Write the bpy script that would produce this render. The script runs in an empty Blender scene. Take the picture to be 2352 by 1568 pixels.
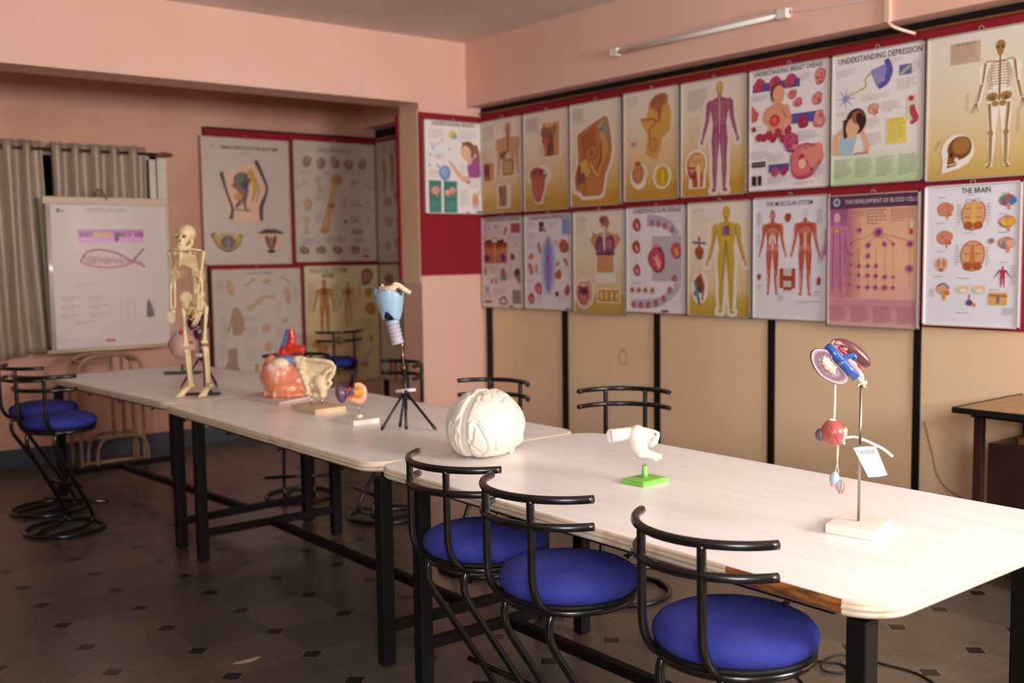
import bpy, bmesh, math, random
from math import sin, cos, pi, radians
from mathutils import Vector, Matrix, noise

SC = bpy.context.scene
COL = SC.collection
YAW = 0.6740005          # camera heading, from +Y towards +X

# ------------------------------------------------------------------ camera
cam_d = bpy.data.cameras.new('camera')
cam = bpy.data.objects.new('camera', cam_d)
COL.objects.link(cam)
_f, _pit, _rol = 2384.56, 0.0828178, -0.0135008
cam_d.sensor_fit = 'HORIZONTAL'
cam_d.sensor_width = 36.0
cam_d.lens = 36.0 * _f / 2352.0
cam_d.clip_start = 0.05
cam_d.clip_end = 60
F = Vector((sin(YAW) * cos(_pit), cos(YAW) * cos(_pit), -sin(_pit)))
R0 = Vector((cos(YAW), -sin(YAW), 0))
U0 = R0.cross(F)
R1 = R0 * cos(_rol) + U0 * sin(_rol)
U1 = R1.cross(F)
cam.matrix_world = Matrix(((R1.x, U1.x, -F.x, 0), (R1.y, U1.y, -F.y, 0), (R1.z, U1.z, -F.z, 1.5), (0, 0, 0, 1)))
cam_d.dof.use_dof = True
cam_d.dof.focus_distance = 2.9
cam_d.dof.aperture_fstop = 2.9
SC.camera = cam

# ------------------------------------------------------------------ world, lights, exposure
SC.view_settings.view_transform = 'Standard'
SC.view_settings.look = 'None'
SC.view_settings.exposure = 0.0
SC.view_settings.gamma = 1.0
SC.view_settings.use_curve_mapping = False
SC.cycles.max_bounces = 10
SC.cycles.diffuse_bounces = 6
SC.cycles.glossy_bounces = 4
SC.cycles.sample_clamp_indirect = 6.0
SC.cycles.use_denoising = True
wd = bpy.data.worlds.new('world')
SC.world = wd
wd.use_nodes = True
wd.node_tree.nodes['Background'].inputs[0].default_value = (0.75, 0.85, 1.0, 1)
wd.node_tree.nodes['Background'].inputs[1].default_value = 1.0

def area(name, loc, target, sx, sy, power, col):
    l = bpy.data.lights.new(name, 'AREA')
    l.shape = 'RECTANGLE'
    l.size, l.size_y = sx, sy
    l.energy = power
    l.color = col
    o = bpy.data.objects.new(name, l)
    COL.objects.link(o)
    o.location = loc
    o.rotation_euler = (Vector(target) - Vector(loc)).to_track_quat('-Z', 'Y').to_euler()
    return o
# daylight coming in through the two windows of the wall behind the photographer
area('window_daylight', (3.7, -2.1, 2.2), (3.3, 4.0, 1.2), 1.7, 1.1, 248, (1.0, 0.975, 0.96))
area('side_window_daylight', (-0.9, -2.1, 2.15), (3.6, 3.2, 1.3), 2.0, 1.1, 322, (1.0, 0.975, 0.96))

# ------------------------------------------------------------------ helpers
def lin(h):
    if not isinstance(h, str):
        return tuple(h)[:3]
    h = h.lstrip('#')
    v = [int(h[i:i + 2], 16) / 255 for i in (0, 2, 4)]
    return tuple(c / 12.92 if c <= .04045 else ((c + .055) / 1.055) ** 2.4 for c in v)

MATS = {}
def mat(name, col, rough=.5, metal=0.0, var=0.0, scale=8.0, bump=0.0, bscale=None, col2=None, spec=.5, coat=0.0, sss=0.0, stretch=None, lo=.35, hi=.65):
    """procedural surface: base colour mixed with a second one by noise, noise bump"""
    if name in MATS:
        return MATS[name]
    m = bpy.data.materials.new(name)
    m.use_nodes = True
    nt = m.node_tree
    b = nt.nodes['Principled BSDF']
    b.inputs['Roughness'].default_value = rough
    b.inputs['Metallic'].default_value = metal
    b.inputs['Specular IOR Level'].default_value = spec
    b.inputs['Coat Weight'].default_value = coat
    if sss:
        b.inputs['Subsurface Weight'].default_value = sss
        b.inputs['Subsurface Radius'].default_value = (.01, .006, .004)
    c = lin(col)
    tc = nt.nodes.new('ShaderNodeTexCoord')
    mp = nt.nodes.new('ShaderNodeMapping')
    nt.links.new(tc.outputs['Object'], mp.inputs[0])
    if stretch:
        mp.inputs['Scale'].default_value = stretch
    if var or col2:
        n = nt.nodes.new('ShaderNodeTexNoise')
        n.inputs['Scale'].default_value = scale
        n.inputs['Detail'].default_value = 5
        nt.links.new(mp.outputs[0], n.inputs['Vector'])
        rp = nt.nodes.new('ShaderNodeValToRGB')
        rp.color_ramp.elements[0].position = lo
        rp.color_ramp.elements[1].position = hi
        c2 = lin(col2) if col2 else tuple(x * (1 - var) for x in c)
        rp.color_ramp.elements[0].color = (*c2, 1)
        rp.color_ramp.elements[1].color = (*c, 1)
        nt.links.new(n.outputs['Fac'], rp.inputs[0])
        nt.links.new(rp.outputs[0], b.inputs['Base Color'])
    else:
        b.inputs['Base Color'].default_value = (*c, 1)
    if bump:
        n2 = nt.nodes.new('ShaderNodeTexNoise')
        n2.inputs['Scale'].default_value = bscale or scale * 6
        n2.inputs['Detail'].default_value = 3
        nt.links.new(mp.outputs[0], n2.inputs['Vector'])
        bp = nt.nodes.new('ShaderNodeBump')
        bp.inputs['Strength'].default_value = bump
        bp.inputs['Distance'].default_value = .002
        nt.links.new(n2.outputs['Fac'], bp.inputs['Height'])
        nt.links.new(bp.outputs[0], b.inputs['Normal'])
    MATS[name] = m
    return m

def attr_mat(name, rough, coat=0.0):
    """printed or painted surface whose own colour is stored per face"""
    m = bpy.data.materials.new(name)
    m.use_nodes = True
    nt = m.node_tree
    b = nt.nodes['Principled BSDF']
    b.inputs['Roughness'].default_value = rough
    b.inputs['Coat Weight'].default_value = coat
    a = nt.nodes.new('ShaderNodeAttribute')
    a.attribute_name = 'ink'
    nt.links.new(a.outputs['Color'], b.inputs['Base Color'])
    MATS[name] = m
    return m

class MB:
    """collects shapes and links them as ONE mesh object"""
    def __init__(s):
        s.v, s.f, s.m, s.c, s.sm = [], [], [], [], []
    def add(s, vs, fs, mi=0, col=None, smooth=True):
        o = len(s.v)
        s.v += [tuple(p) for p in vs]
        for k, f in enumerate(fs):
            s.f.append(tuple(i + o for i in f))
            s.m.append(mi)
            s.c.append(col)
            s.sm.append(smooth)
        return s
    def box(s, c, d, rz=0.0, mi=0, M=None):
        x, y, z = (a / 2 for a in d)
        vs = [Vector((i * x, j * y, k * z)) for i in (-1, 1) for j in (-1, 1) for k in (-1, 1)]
        if M is None:
            M = Matrix.Rotation(rz, 3, 'Z')
        vs = [M @ v + Vector(c) for v in vs]
        s.add(vs, [(0, 1, 3, 2), (4, 6, 7, 5), (0, 4, 5, 1), (2, 3, 7, 6), (0, 2, 6, 4), (1, 5, 7, 3)], mi, smooth=False)
        return s
    def tube(s, path, r, seg=10, closed=False, mi=0, caps=True, col=None):
        P = [Vector(p) for p in path]
        n = len(P)
        rr = r if isinstance(r, (list, tuple)) else [r] * n
        vs, fs = [], []
        up = None
        for i in range(n):
            if closed:
                t = P[(i + 1) % n] - P[i - 1]
            else:
                t = P[min(i + 1, n - 1)] - P[max(i - 1, 0)]
            if t.length < 1e-9:
                t = Vector((0, 0, 1))
            t.normalize()
            if up is None:
                up = t.orthogonal().normalized()
            a = (up - t * up.dot(t))
            if a.length < 1e-6:
                a = t.orthogonal()
            a.normalize()
            b = t.cross(a)
            up = a
            for k in range(seg):
                q = 2 * pi * k / seg
                vs.append(P[i] + (a * cos(q) + b * sin(q)) * rr[i])
        for i in range(n if closed else n - 1):
            j = (i + 1) % n
            for k in range(seg):
                l = (k + 1) % seg
                fs.append((i * seg + k, i * seg + l, j * seg + l, j * seg + k))
        s.add(vs, fs, mi, col)
        if caps and not closed:
            o = len(s.v) - n * seg
            s.f.append(tuple(o + k for k in range(seg))[::-1]); s.m.append(mi); s.c.append(col); s.sm.append(False)
            s.f.append(tuple(o + (n - 1) * seg + k for k in range(seg))); s.m.append(mi); s.c.append(col); s.sm.append(False)
        return s
    def sphere(s, c, r, seg=20, rings=12, fn=None, M=None, mi=0, col=None):
        c = Vector(c)
        r = (r, r, r) if not isinstance(r, (list, tuple)) else r
        vs = []
        for i in range(rings + 1):
            th = pi * i / rings
            for k in range(seg):
                ph = 2 * pi * k / seg
                n = Vector((sin(th) * cos(ph), sin(th) * sin(ph), cos(th)))
                q = 1.0 if fn is None else fn(n)
                p = Vector((n.x * r[0], n.y * r[1], n.z * r[2])) * q
                if M is not None:
                    p = M @ p
                vs.append(p + c)
        fs = []
        for i in range(rings):
            for k in range(seg):
                l = (k + 1) % seg
                fs.append((i * seg + k, (i + 1) * seg + k, (i + 1) * seg + l, i * seg + l))
        return s.add(vs, fs, mi, col)
    def lathe(s, prof, c=(0, 0, 0), seg=32, mi=0, M=None, col=None):
        vs, fs = [], []
        for (r, z) in prof:
            for k in range(seg):
                q = 2 * pi * k / seg
                p = Vector((r * cos(q), r * sin(q), z))
                if M is not None:
                    p = M @ p
                vs.append(p + Vector(c))
        for i in range(len(prof) - 1):
            for k in range(seg):
                l = (k + 1) % seg
                fs.append((i * seg + k, i * seg + l, (i + 1) * seg + l, (i + 1) * seg + k))
        return s.add(vs, fs, mi, col)
    def prism(s, poly, z0, z1, mi=0, col=None, M=None):
        n = len(poly)
        vs = [Vector((x, y, z0)) for x, y in poly] + [Vector((x, y, z1)) for x, y in poly]
        if M is not None:
            vs = [M @ v for v in vs]
        fs = [tuple(range(n))[::-1], tuple(range(n, 2 * n))] + [(i, (i + 1) % n, n + (i + 1) % n, n + i) for i in range(n)]
        return s.add(vs, fs, mi, col, smooth=False)
    def mesh(s, name, mats):
        me = bpy.data.meshes.new(name)
        me.from_pydata(s.v, [], s.f)
        for m in mats:
            me.materials.append(m)
        me.polygons.foreach_set('material_index', s.m)
        me.polygons.foreach_set('use_smooth', s.sm)
        if any(c is not None for c in s.c):
            at = me.color_attributes.new('ink', 'FLOAT_COLOR', 'CORNER')
            buf = []
            for f, c in zip(s.f, s.c):
                if c is not None and isinstance(c[0], (tuple, list)):
                    for q in c:
                        buf += [*q, 1.0]
                else:
                    buf += [*(c or (1, 1, 1)), 1.0] * len(f)
            at.data.foreach_set('color', buf)
        me.update()
        return me
    def build(s, name, mats, parent=None, fix=True):
        mats = mats if isinstance(mats, (list, tuple)) else [mats]
        me = s.mesh(name, mats)
        if fix:
            bm = bmesh.new()
            bm.from_mesh(me)
            bmesh.ops.remove_doubles(bm, verts=bm.verts, dist=1e-6)
            bmesh.ops.recalc_face_normals(bm, faces=bm.faces)
            bm.to_mesh(me)
            bm.free()
        o = bpy.data.objects.new(name, me)
        COL.objects.link(o)
        if parent is not None:
            o.parent = parent
        return o

def bevel(o, w, seg=2):
    b = o.modifiers.new('bevel', 'BEVEL')
    b.width, b.segments, b.limit_method, b.angle_limit = w, seg, 'ANGLE', radians(35)
    b.harden_normals = False
    return o

def remesh(mb, name, m, parent, voxel, smooth=6, taper=None):
    """melts the collected shapes into one continuous organic surface"""
    o = mb.build('tmp', m, None, fix=False)
    r = o.modifiers.new('r', 'REMESH')
    r.mode, r.voxel_size, r.use_smooth_shade = 'VOXEL', voxel, True
    k = o.modifiers.new('s', 'SMOOTH')
    k.factor, k.iterations = .5, smooth
    bpy.context.view_layer.update()
    dg = bpy.context.evaluated_depsgraph_get()
    me = bpy.data.meshes.new_from_object(o.evaluated_get(dg))
    me.name = name
    old = o.data
    bpy.data.objects.remove(o)
    bpy.data.meshes.remove(old)
    q = bpy.data.objects.new(name, me)
    COL.objects.link(q)
    if parent is not None:
        q.parent = parent
    for p in me.polygons:
        p.use_smooth = True
    if not me.materials:
        me.materials.append(m)
    return q

def tag(o, label, cat, group=None):
    o['label'], o['category'] = label, cat
    if group:
        o['group'] = group
    return o
def thing(name, loc, rz, label, cat, group=None):
    o = bpy.data.objects.new(name, None)
    o.empty_display_size = .05
    COL.objects.link(o)
    o.location, o.rotation_euler = loc, (0, 0, rz)
    return tag(o, label, cat, group)
def struct(o):
    o['kind'] = 'structure'
    return o
def kids(o):
    return [c for c in bpy.data.objects if c.parent == o]
def dup(root, loc, rz, label):
    r = root.copy()
    COL.objects.link(r)
    r.location, r.rotation_euler = loc, (0, 0, rz)
    r['label'] = label
    for ch in kids(root):
        c = ch.copy(); COL.objects.link(c); c.parent = r
        for g in kids(ch):
            d = g.copy(); COL.objects.link(d); d.parent = c
    return r
def smooth_path(pts, n=6, closed=False):
    P = [Vector(p) for p in pts]
    out = []
    N = len(P)
    for i in range(N if closed else N - 1):
        if closed:
            a, b, c, d = P[i - 1], P[i], P[(i + 1) % N], P[(i + 2) % N]
        else:
            a, b, c, d = P[max(i - 1, 0)], P[i], P[i + 1], P[min(i + 2, N - 1)]
        for k in range(n):
            t = k / n
            out.append(.5 * ((2 * b) + (c - a) * t + (2 * a - 5 * b + 4 * c - d) * t * t + (3 * b - a - 3 * c + d) * t ** 3))
    if not closed:
        out.append(P[-1])
    return out
_tc = {}
def text_polys(s, spread=.0):
    """outline of a word as faces, cap height about 0.7, baseline at 0"""
    if (s, spread) in _tc:
        return _tc[(s, spread)]
    cu = bpy.data.curves.new('tmp', 'FONT')
    cu.body = s
    cu.resolution_u = 2
    cu.offset = spread
    o = bpy.data.objects.new('tmp', cu)
    COL.objects.link(o)
    bpy.context.view_layer.update()
    dg = bpy.context.evaluated_depsgraph_get()
    e = o.evaluated_get(dg)
    me = e.to_mesh()
    vs = [v.co.copy() for v in me.vertices]
    fs = [tuple(p.vertices) for p in me.polygons]
    e.to_mesh_clear()
    bpy.data.objects.remove(o)
    bpy.data.curves.remove(cu)
    w = max([v.x for v in vs] or [1])
    _tc[(s, spread)] = (vs, fs, w)
    return _tc[(s, spread)]

INK = attr_mat('printed_ink', .38, .25)
PAINTED = attr_mat('painted_plastic', .35, .2)
BLACK = mat('black_paint', '#0c0a0a', .6, scale=30, bump=.1, col2='#150e0b', lo=.2, hi=.5, spec=.25)
BLACKWOOD = mat('black_strip_paint', '#120d0c', .6, var=.3, scale=20, bump=.1, spec=.3)
CHROME = mat('steel', '#b9b0aa', .22, 1.0, var=.3, scale=60, bump=.05, stretch=(1, 1, .1))
# ------------------------------------------------------------------ room shell
XW, YB, YC, XC, ZC, XB, ZBM = 4.983, 8.165, 6.578, 4.389, 3.13, 4.831, 2.645
XL, YF = -6.5, -2.2
PINK = mat('pink_wall_paint', '#ecc0ae', .55, var=.05, scale=1.3, bump=.08, bscale=90, col2='#e5b6a3')
PINK_OLD = mat('stained_pink_paint', '#d6a089', .6, scale=1.1, bump=.1, bscale=60, col2='#c28a72', lo=.3, hi=.6)
TAN = mat('tan_plywood', '#f2d3ae', .5, scale=1.2, bump=.04, bscale=40, col2='#e9c59c', lo=.3, hi=.65)
RED = mat('red_felt', '#94091f', .85, var=.12, scale=40, bump=.25, bscale=900)
SKIRT = mat('slate_skirting', '#3a3f4a', .45, var=.3, scale=5)
CEIL = mat('ceiling_paint', '#e8ddd3', .7, var=.06, scale=1.2, col2='#ddd0c5')

def floor_material():
    m = bpy.data.materials.new('stone_tiles')
    m.use_nodes = True
    nt = m.node_tree
    N, L = nt.nodes.new, nt.links.new
    b = nt.nodes['Principled BSDF']
    tc = N('ShaderNodeTexCoord')
    sep = N('ShaderNodeSeparateXYZ')
    L(tc.outputs['Object'], sep.inputs[0])
    def math_(op, a, c=None, v=None):
        n = N('ShaderNodeMath'); n.operation = op
        if isinstance(a, (int, float)): n.inputs[0].default_value = a
        else: L(a, n.inputs[0])
        if c is not None:
            if isinstance(c, (int, float)): n.inputs[1].default_value = c
            else: L(c, n.inputs[1])
        return n.outputs[0]
    S = .32004
    ds, ids = [], []
    for ax, off in ((0, 1.1475), (1, 5.083)):
        q = math_('DIVIDE', math_('SUBTRACT', sep.outputs[ax], off), S)
        r = math_('ROUND', q)
        ds.append(math_('MULTIPLY', math_('ABSOLUTE', math_('SUBTRACT', q, r)), S))
        ids.append(math_('FLOOR', q))
    dot = math_('LESS_THAN', math_('ADD', ds[0], ds[1]), .044)
    ring = math_('LESS_THAN', math_('ADD', ds[0], ds[1]), .049)
    line = math_('LESS_THAN', math_('MINIMUM', ds[0], ds[1]), .0011)
    grout = math_('MAXIMUM', line, ring)
    cmb = N('ShaderNodeCombineXYZ'); L(ids[0], cmb.inputs[0]); L(ids[1], cmb.inputs[1])
    wn = N('ShaderNodeTexWhiteNoise'); wn.noise_dimensions = '2D'; L(cmb.outputs[0], wn.inputs['Vector'])
    no = N('ShaderNodeTexNoise'); no.inputs['Scale'].default_value = 3.5; no.inputs['Detail'].default_value = 8; no.inputs['Roughness'].default_value = .65
    L(tc.outputs['Object'], no.inputs['Vector'])
    f = math_('ADD', math_('MULTIPLY', wn.outputs['Value'], .45), math_('MULTIPLY', no.outputs['Fac'], .6))
    rp = N('ShaderNodeValToRGB')
    e = rp.color_ramp.elements
    e[0].position, e[0].color = .2, (*lin('#4a423c'), 1)
    e[1].position, e[1].color = .85, (*lin('#675a4f'), 1)
    k = rp.color_ramp.elements.new(.55); k.color = (*lin('#554b40'), 1)
    L(f, rp.inputs[0])
    def mix(a, b_, fac):
        n = N('ShaderNodeMix'); n.data_type = 'RGBA'
        L(fac, n.inputs['Factor'])
        for i, s in ((6, a), (7, b_)):
            if isinstance(s, str): n.inputs[i].default_value = (*lin(s), 1)
            else: L(s, n.inputs[i])
        return n.outputs[2]
    c = mix(rp.outputs[0], '#776555', grout)
    c = mix(c, '#1d1a1a', dot)
    L(c, b.inputs['Base Color'])
    rr = N('ShaderNodeMapRange'); L(no.outputs['Fac'], rr.inputs[0]); rr.inputs[3].default_value = .22; rr.inputs[4].default_value = .34
    L(rr.outputs[0], b.inputs['Roughness'])
    b.inputs['Specular IOR Level'].default_value = .45
    bp = N('ShaderNodeBump'); bp.inputs['Strength'].default_value = .12; bp.inputs['Distance'].default_value = .002
    L(no.outputs['Fac'], bp.inputs['Height']); L(bp.outputs[0], b.inputs['Normal'])
    return m

def sbox(name, x0, x1, y0, y1, z0, z1, m):
    o = MB().box(((x0 + x1) / 2, (y0 + y1) / 2, (z0 + z1) / 2), (x1 - x0, y1 - y0, z1 - z0)).build(name, m)
    return struct(o)

sbox('floor', XL - .2, XW + .2, YF - .2, YB + .2, -.15, 0, floor_material())
sbox('ceiling', XL - .2, XW + .2, YF - .2, YB + .2, ZC, ZC + .15, CEIL)
sbox('wall_right', XW, XW + .2, YF - .2, YB + .2, 0, ZC, PINK)
DIM = mat('unseen_wall_dark', '#7d6a5e', .7, var=.1, scale=2)  # dark colour given to the unseen walls to cut bounced light
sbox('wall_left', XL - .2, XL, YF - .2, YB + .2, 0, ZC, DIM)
# back wall with its window opening
WX0, WX1, WZ0, WZ1 = .9, 2.975, .95, 2.335
bw = MB()
for x0, x1, z0, z1 in ((XL, WX0, 0, ZC), (WX1, XW, 0, ZC), (WX0, WX1, 0, WZ0), (WX0, WX1, WZ1, ZC)):
    bw.box(((x0 + x1) / 2, YB + .1, (z0 + z1) / 2), (x1 - x0, .2, z1 - z0))
struct(bw.build('wall_back', PINK_OLD))
# front wall behind the photographer, two window openings
fw = MB()
FWIN = ((-2.0, .2, 1.5, 2.8), (2.75, 4.65, 1.55, 2.85))
xs = XL
for x0, x1, z0, z1 in FWIN:
    fw.box(((xs + x0) / 2, YF - .1, ZC / 2), (x0 - xs, .2, ZC))
    fw.box(((x0 + x1) / 2, YF - .1, z0 / 2), (x1 - x0, .2, z0))
    fw.box(((x0 + x1) / 2, YF - .1, (z1 + ZC) / 2), (x1 - x0, .2, ZC - z1))
    xs = x1
fw.box(((xs + XW) / 2, YF - .1, ZC / 2), (XW - xs, .2, ZC))
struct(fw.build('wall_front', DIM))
CREAM = mat('cream_gloss_paint', '#d8cdb9', .4, var=.1, scale=6)
GLASS_DARK = mat('dark_glass', '#060608', .08, spec=.8)  # near-black glossy pane for the back window
def window(n, x0, x1, z0, z1, y, bars, glass):
    w = MB()
    for a, b_ in ((x0 + .025, .05), (x1 - .025, .05)):
        w.box((a, y, (z0 + z1) / 2), (b_, .08, z1 - z0))
    for a in (z0 + .025, z1 - .025):
        w.box(((x0 + x1) / 2, y, a), (x1 - x0, .08, .05))
    o = struct(w.build('window_%d' % n, CREAM))
    p = MB().box(((x0 + x1) / 2, y + .02, (z0 + z1) / 2), (x1 - x0 - .06, .008, z1 - z0 - .06)).build('pane', glass, o)
    g = MB()
    for i in range(1, bars):
        x = x0 + (x1 - x0) * i / bars
        g.tube([(x, y - .01, z0), (x, y - .01, z1)], .006, 8)
    for i in range(1, 4):
        z = z0 + (z1 - z0) * i / 4
        g.box(((x0 + x1) / 2, y - .01, z), (x1 - x0, .006, .02))
    g.build('grille', BLACKWOOD, o)
    return o
window(1, WX0, WX1, WZ0, WZ1, YB + .06, 14, GLASS_DARK)
# cream architrave to the right of the opening
struct(MB().box((3.01, YB - .008, 1.64), (.07, .018, 1.40)).build('trim_7', CREAM))
GLASS_DAY = mat('clear_pane', '#e8f0f4', .05, spec=.6)
for i, (x0, x1, z0, z1) in enumerate(FWIN):
    window(2 + i, x0, x1, z0, z1, YF - .06, 6, GLASS_DAY)

# beams, column
BEAMM = PINK
sbox('trim_1', XL, XB, YC, YC + .295, ZBM, ZC, BEAMM)              # cross beam
sbox('trim_2', XB, XW, YF, YB, ZBM, ZC, BEAMM)                     # beam along the right wall
sbox('wall_column', XC, XW, YC, YC + .259, 0, ZBM, PINK)
sbox('trim_3', XC - .006, XC, YC + .012, YC + .259, 1.30, 2.592, TAN)   # tan board on the column's side
sbox('baseboard_back', XL, XW, YB - .014, YB, 0, .132, SKIRT)
sbox('baseboard_right', XW - .012, XW, 6.84, YB, 0, .132, SKIRT)
sbox('baseboard_left', XL, XL + .012, YF, YB, 0, .132, SKIRT)
# tan lining of the right wall with black cover strips
sbox('trim_4', XW - .008, XW, YF, YC, 0, 1.16, TAN)
for i, (y0, y1) in enumerate(((6.469, 6.537), (5.576, 5.633), (4.674, 4.723), (3.762, 3.808), (2.846, 2.884), (1.93, 1.97), (1.0, 1.04))):
    sbox('trim_%d' % (11 + i), XW - .02, XW - .006, y0, y1, 0, 1.14, BLACKWOOD)
sbox('trim_8', XW - .02, XW, 8.04, 8.10, 0, .42, BLACKWOOD)        # black strip in the far corner
# pinboards
ORANGEWOOD = mat('varnished_lath', '#9a5a2c', .4, scale=30, col2='#5b2f16', stretch=(1, .05, 1))
def board(name, x0, x1, y0, y1, z0, z1, label):
    o = MB().box(((x0 + x1) / 2, (y0 + y1) / 2, (z0 + z1) / 2), (x1 - x0, y1 - y0, z1 - z0)).build(name, RED)
    return tag(o, label, 'pinboard', 'red felt pinboards')
b1 = board('pinboard', XW - .016, XW - .001, 1.2, YC - .002, 1.105, 2.592, 'long red felt pinboard behind both rows of charts on the right wall')
bevel(MB().box((XW - .02, (1.2 + YC) / 2, 2.599), (.038, YC - 1.2 - .004, .014)).build('top_lath', ORANGEWOOD, b1), .003)
MB().box((XW - .008, (1.2 + YC) / 2, 2.626), (.014, YC - 1.2 - .004, .038)).build('dark_gap_strip', BLACKWOOD, b1)  # black strip put in for the dark gap between board and beam
board('pinboard', XC - .004, XW - .018, YC - .013, YC - .001, 1.355, 2.577, 'red felt pinboard on the column face, bare lower half')
board('pinboard', XC - .022, XW - .018, YC + .2595, YC + .29, 1.33, 2.585, 'red felt pinboard on the rear of the column, only its edge seen')
b4 = board('pinboard', 3.365, XW - .016, YB - .014, YB - .001, .42, 2.552, 'red felt pinboard behind the four charts on the back wall')
MB().box(((3.365 + XW) / 2, YB - .012, 2.559), (XW - 3.39, .022, .014)).build('top_lath', BLACKWOOD, b4)
MB().box((3.359, YB - .012, 1.49), (.012, .022, 2.15)).build('side_lath', BLACKWOOD, b4)
b5 = board('pinboard', XW - .015, XW - .001, YC + .30, YB - .016, .42, 2.552, 'red felt pinboard on the alcove side wall behind the column')
MB().box((XW - .008, 7.52, 2.60), (.014, 1.27, .075)).build('dark_gap_strip', BLACKWOOD, b5)  # same painted darkness for the gap above the alcove board

# tube light on the side beam, its wiring
WHITEPL = mat('white_plastic', '#e8ddd4', .35)
t = thing('tube_light', (XB, 4.25, 2.795), 0, 'unlit white fluorescent tube fitting on the beam above the charts', 'tube light')
MB().box((-.012, 0, .012), (.024, 1.38, .034)).build('batten', mat('batten_enamel', '#cbbdb2', .4), t)
MB().tube([(-.038, -.62, -.006), (-.038, .62, -.006)], .0135, 14).build('tube', mat('frosted_tube', '#e9e2dc', .2), t)
for s in (-1, 1):
    bevel(MB().box((-.03, s * .655, 0), (.045, .07, .052)).build('end_cap', WHITEPL, t), .006)
w = MB().tube(smooth_path([(XB - .008, 3.55, 2.80), (XB - .006, 3.3, 2.787), (XB - .006, 2.9, 2.768), (XB - .006, 2.2, 2.74)], 4), .004, 8).build('wall_cable', WHITEPL)
tag(w, 'thin white cable running along the beam from the tube light', 'cable')
cd = thing('conduit', (XB, 2.975, 2.645), 0, 'white vertical conduit down the beam above the depression chart', 'conduit')
MB().box((-.011, 0, .24), (.022, .03, .485)).build('trunking', PINK, cd)
MB().tube(smooth_path([(-.012, 0, .0), (-.006, -.03, -.03), (.04, -.07, -.052), (.10, -.085, -.06)], 4), .008, 10).build('elbow', PINK, cd)
lp = MB().tube(smooth_path([(XW - .0105, 5.007, .872), (XW - .0105, 5.015, .85), (XW - .0105, 5.045, .825), (XW - .0105, 5.04, .77), (XW - .0105, 5.008, .749), (XW - .0105, 4.976, .77), (XW - .0105, 4.97, .825), (XW - .0105, 5.0, .85)], 5, True), .0025, 6, True).build('loop_stain', mat('stain_grey', '#ae9682', .8))  # thin ring made up to stand in for a faint oval stain
tag(lp, 'faint grey oval stain on the tan panel', 'stain')
cr = MB().tube(smooth_path([(XW - .012, 2.82, .62), (XW - .012, 2.80, .54), (XW - .012, 2.776, .458), (XW - .012, 2.75, .36), (XW - .012, 2.702, .295), (XW - .012, 2.62, .254), (XW - .012, 2.5, .2)], 5), [.003 + .002 * abs(sin(i * 1.7)) for i in range(31)], 6).build('hanging_cord', mat('brown_cord', '#a58358', .7))
tag(cr, 'thin brown cord hanging against the wall left of the desk', 'cord')
# ------------------------------------------------------------------ work tables
def table_mat():
    m = mat('white_laminate', '#f4f1ef', .3, scale=2.2, bump=.03, bscale=20, col2='#ede8e5', stretch=(14, 1, 1), lo=.3, hi=.62)
    nt = m.node_tree
    # worn scratches: long thin specks
    b = nt.nodes['Principled BSDF']
    old = b.inputs['Base Color'].links[0].from_socket
    mp = nt.nodes.new('ShaderNodeMapping'); mp.inputs['Scale'].default_value = (30, 4, 1)
    tc = [n for n in nt.nodes if n.bl_idname == 'ShaderNodeTexCoord'][0]
    nt.links.new(tc.outputs['Object'], mp.inputs[0])
    n = nt.nodes.new('ShaderNodeTexNoise'); n.inputs['Scale'].default_value = 2.5; n.inputs['Detail'].default_value = 4
    nt.links.new(mp.outputs[0], n.inputs['Vector'])
    rp = nt.nodes.new('ShaderNodeValToRGB')
    rp.color_ramp.elements[0].position, rp.color_ramp.elements[0].color = .755, (0, 0, 0, 1)
    rp.color_ramp.elements[1].position, rp.color_ramp.elements[1].color = .775, (1, 1, 1, 1)
    nt.links.new(n.outputs['Fac'], rp.inputs[0])
    mx = nt.nodes.new('ShaderNodeMix'); mx.data_type = 'RGBA'
    nt.links.new(rp.outputs[0], mx.inputs['Factor'])
    nt.links.new(old, mx.inputs[6]); mx.inputs[7].default_value = (*lin('#6b4a36'), 1)
    nt.links.new(mx.outputs[2], b.inputs['Base Color'])
    return m
LAM = table_mat()
EDGE = mat('pale_beading', '#dcc7ae', .4, scale=9, col2='#b08a66', lo=.25, hi=.42)
BAREWOOD = mat('bare_brown_wood', '#a2652b', .6, scale=14, col2='#5d3413', stretch=(3, 1, 6), bump=.3)
ZT = .757
def rrect(x0, x1, y0, y1, r, n=10):
    p = []
    for cx, cy, a in ((x1 - r, y1 - r, 0), (x0 + r, y1 - r, 90), (x0 + r, y0 + r, 180), (x1 - r, y0 + r, 270)):
        for k in range(n + 1):
            q = radians(a + 90 * k / n)
            p.append((cx + r * cos(q), cy + r * sin(q)))
    return p
def densify(p, step=.03):
    out = []
    for i in range(len(p)):
        a, b = Vector(p[i]), Vector(p[(i + 1) % len(p)])
        n = max(1, int((b - a).length / step))
        out += [a.lerp(b, k / n) for k in range(n)]
    return out
PROF = [(-.001, 0), (.002, -.001), (.006, -.004), (.007, -.0075), (.0045, -.0105), (.0085, -.013), (.0095, -.017), (.0085, -.0205), (.0045, -.023), (.007, -.026), (.0075, -.030), (.006, -.034), (.002, -.037), (-.001, -.038)]
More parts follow.
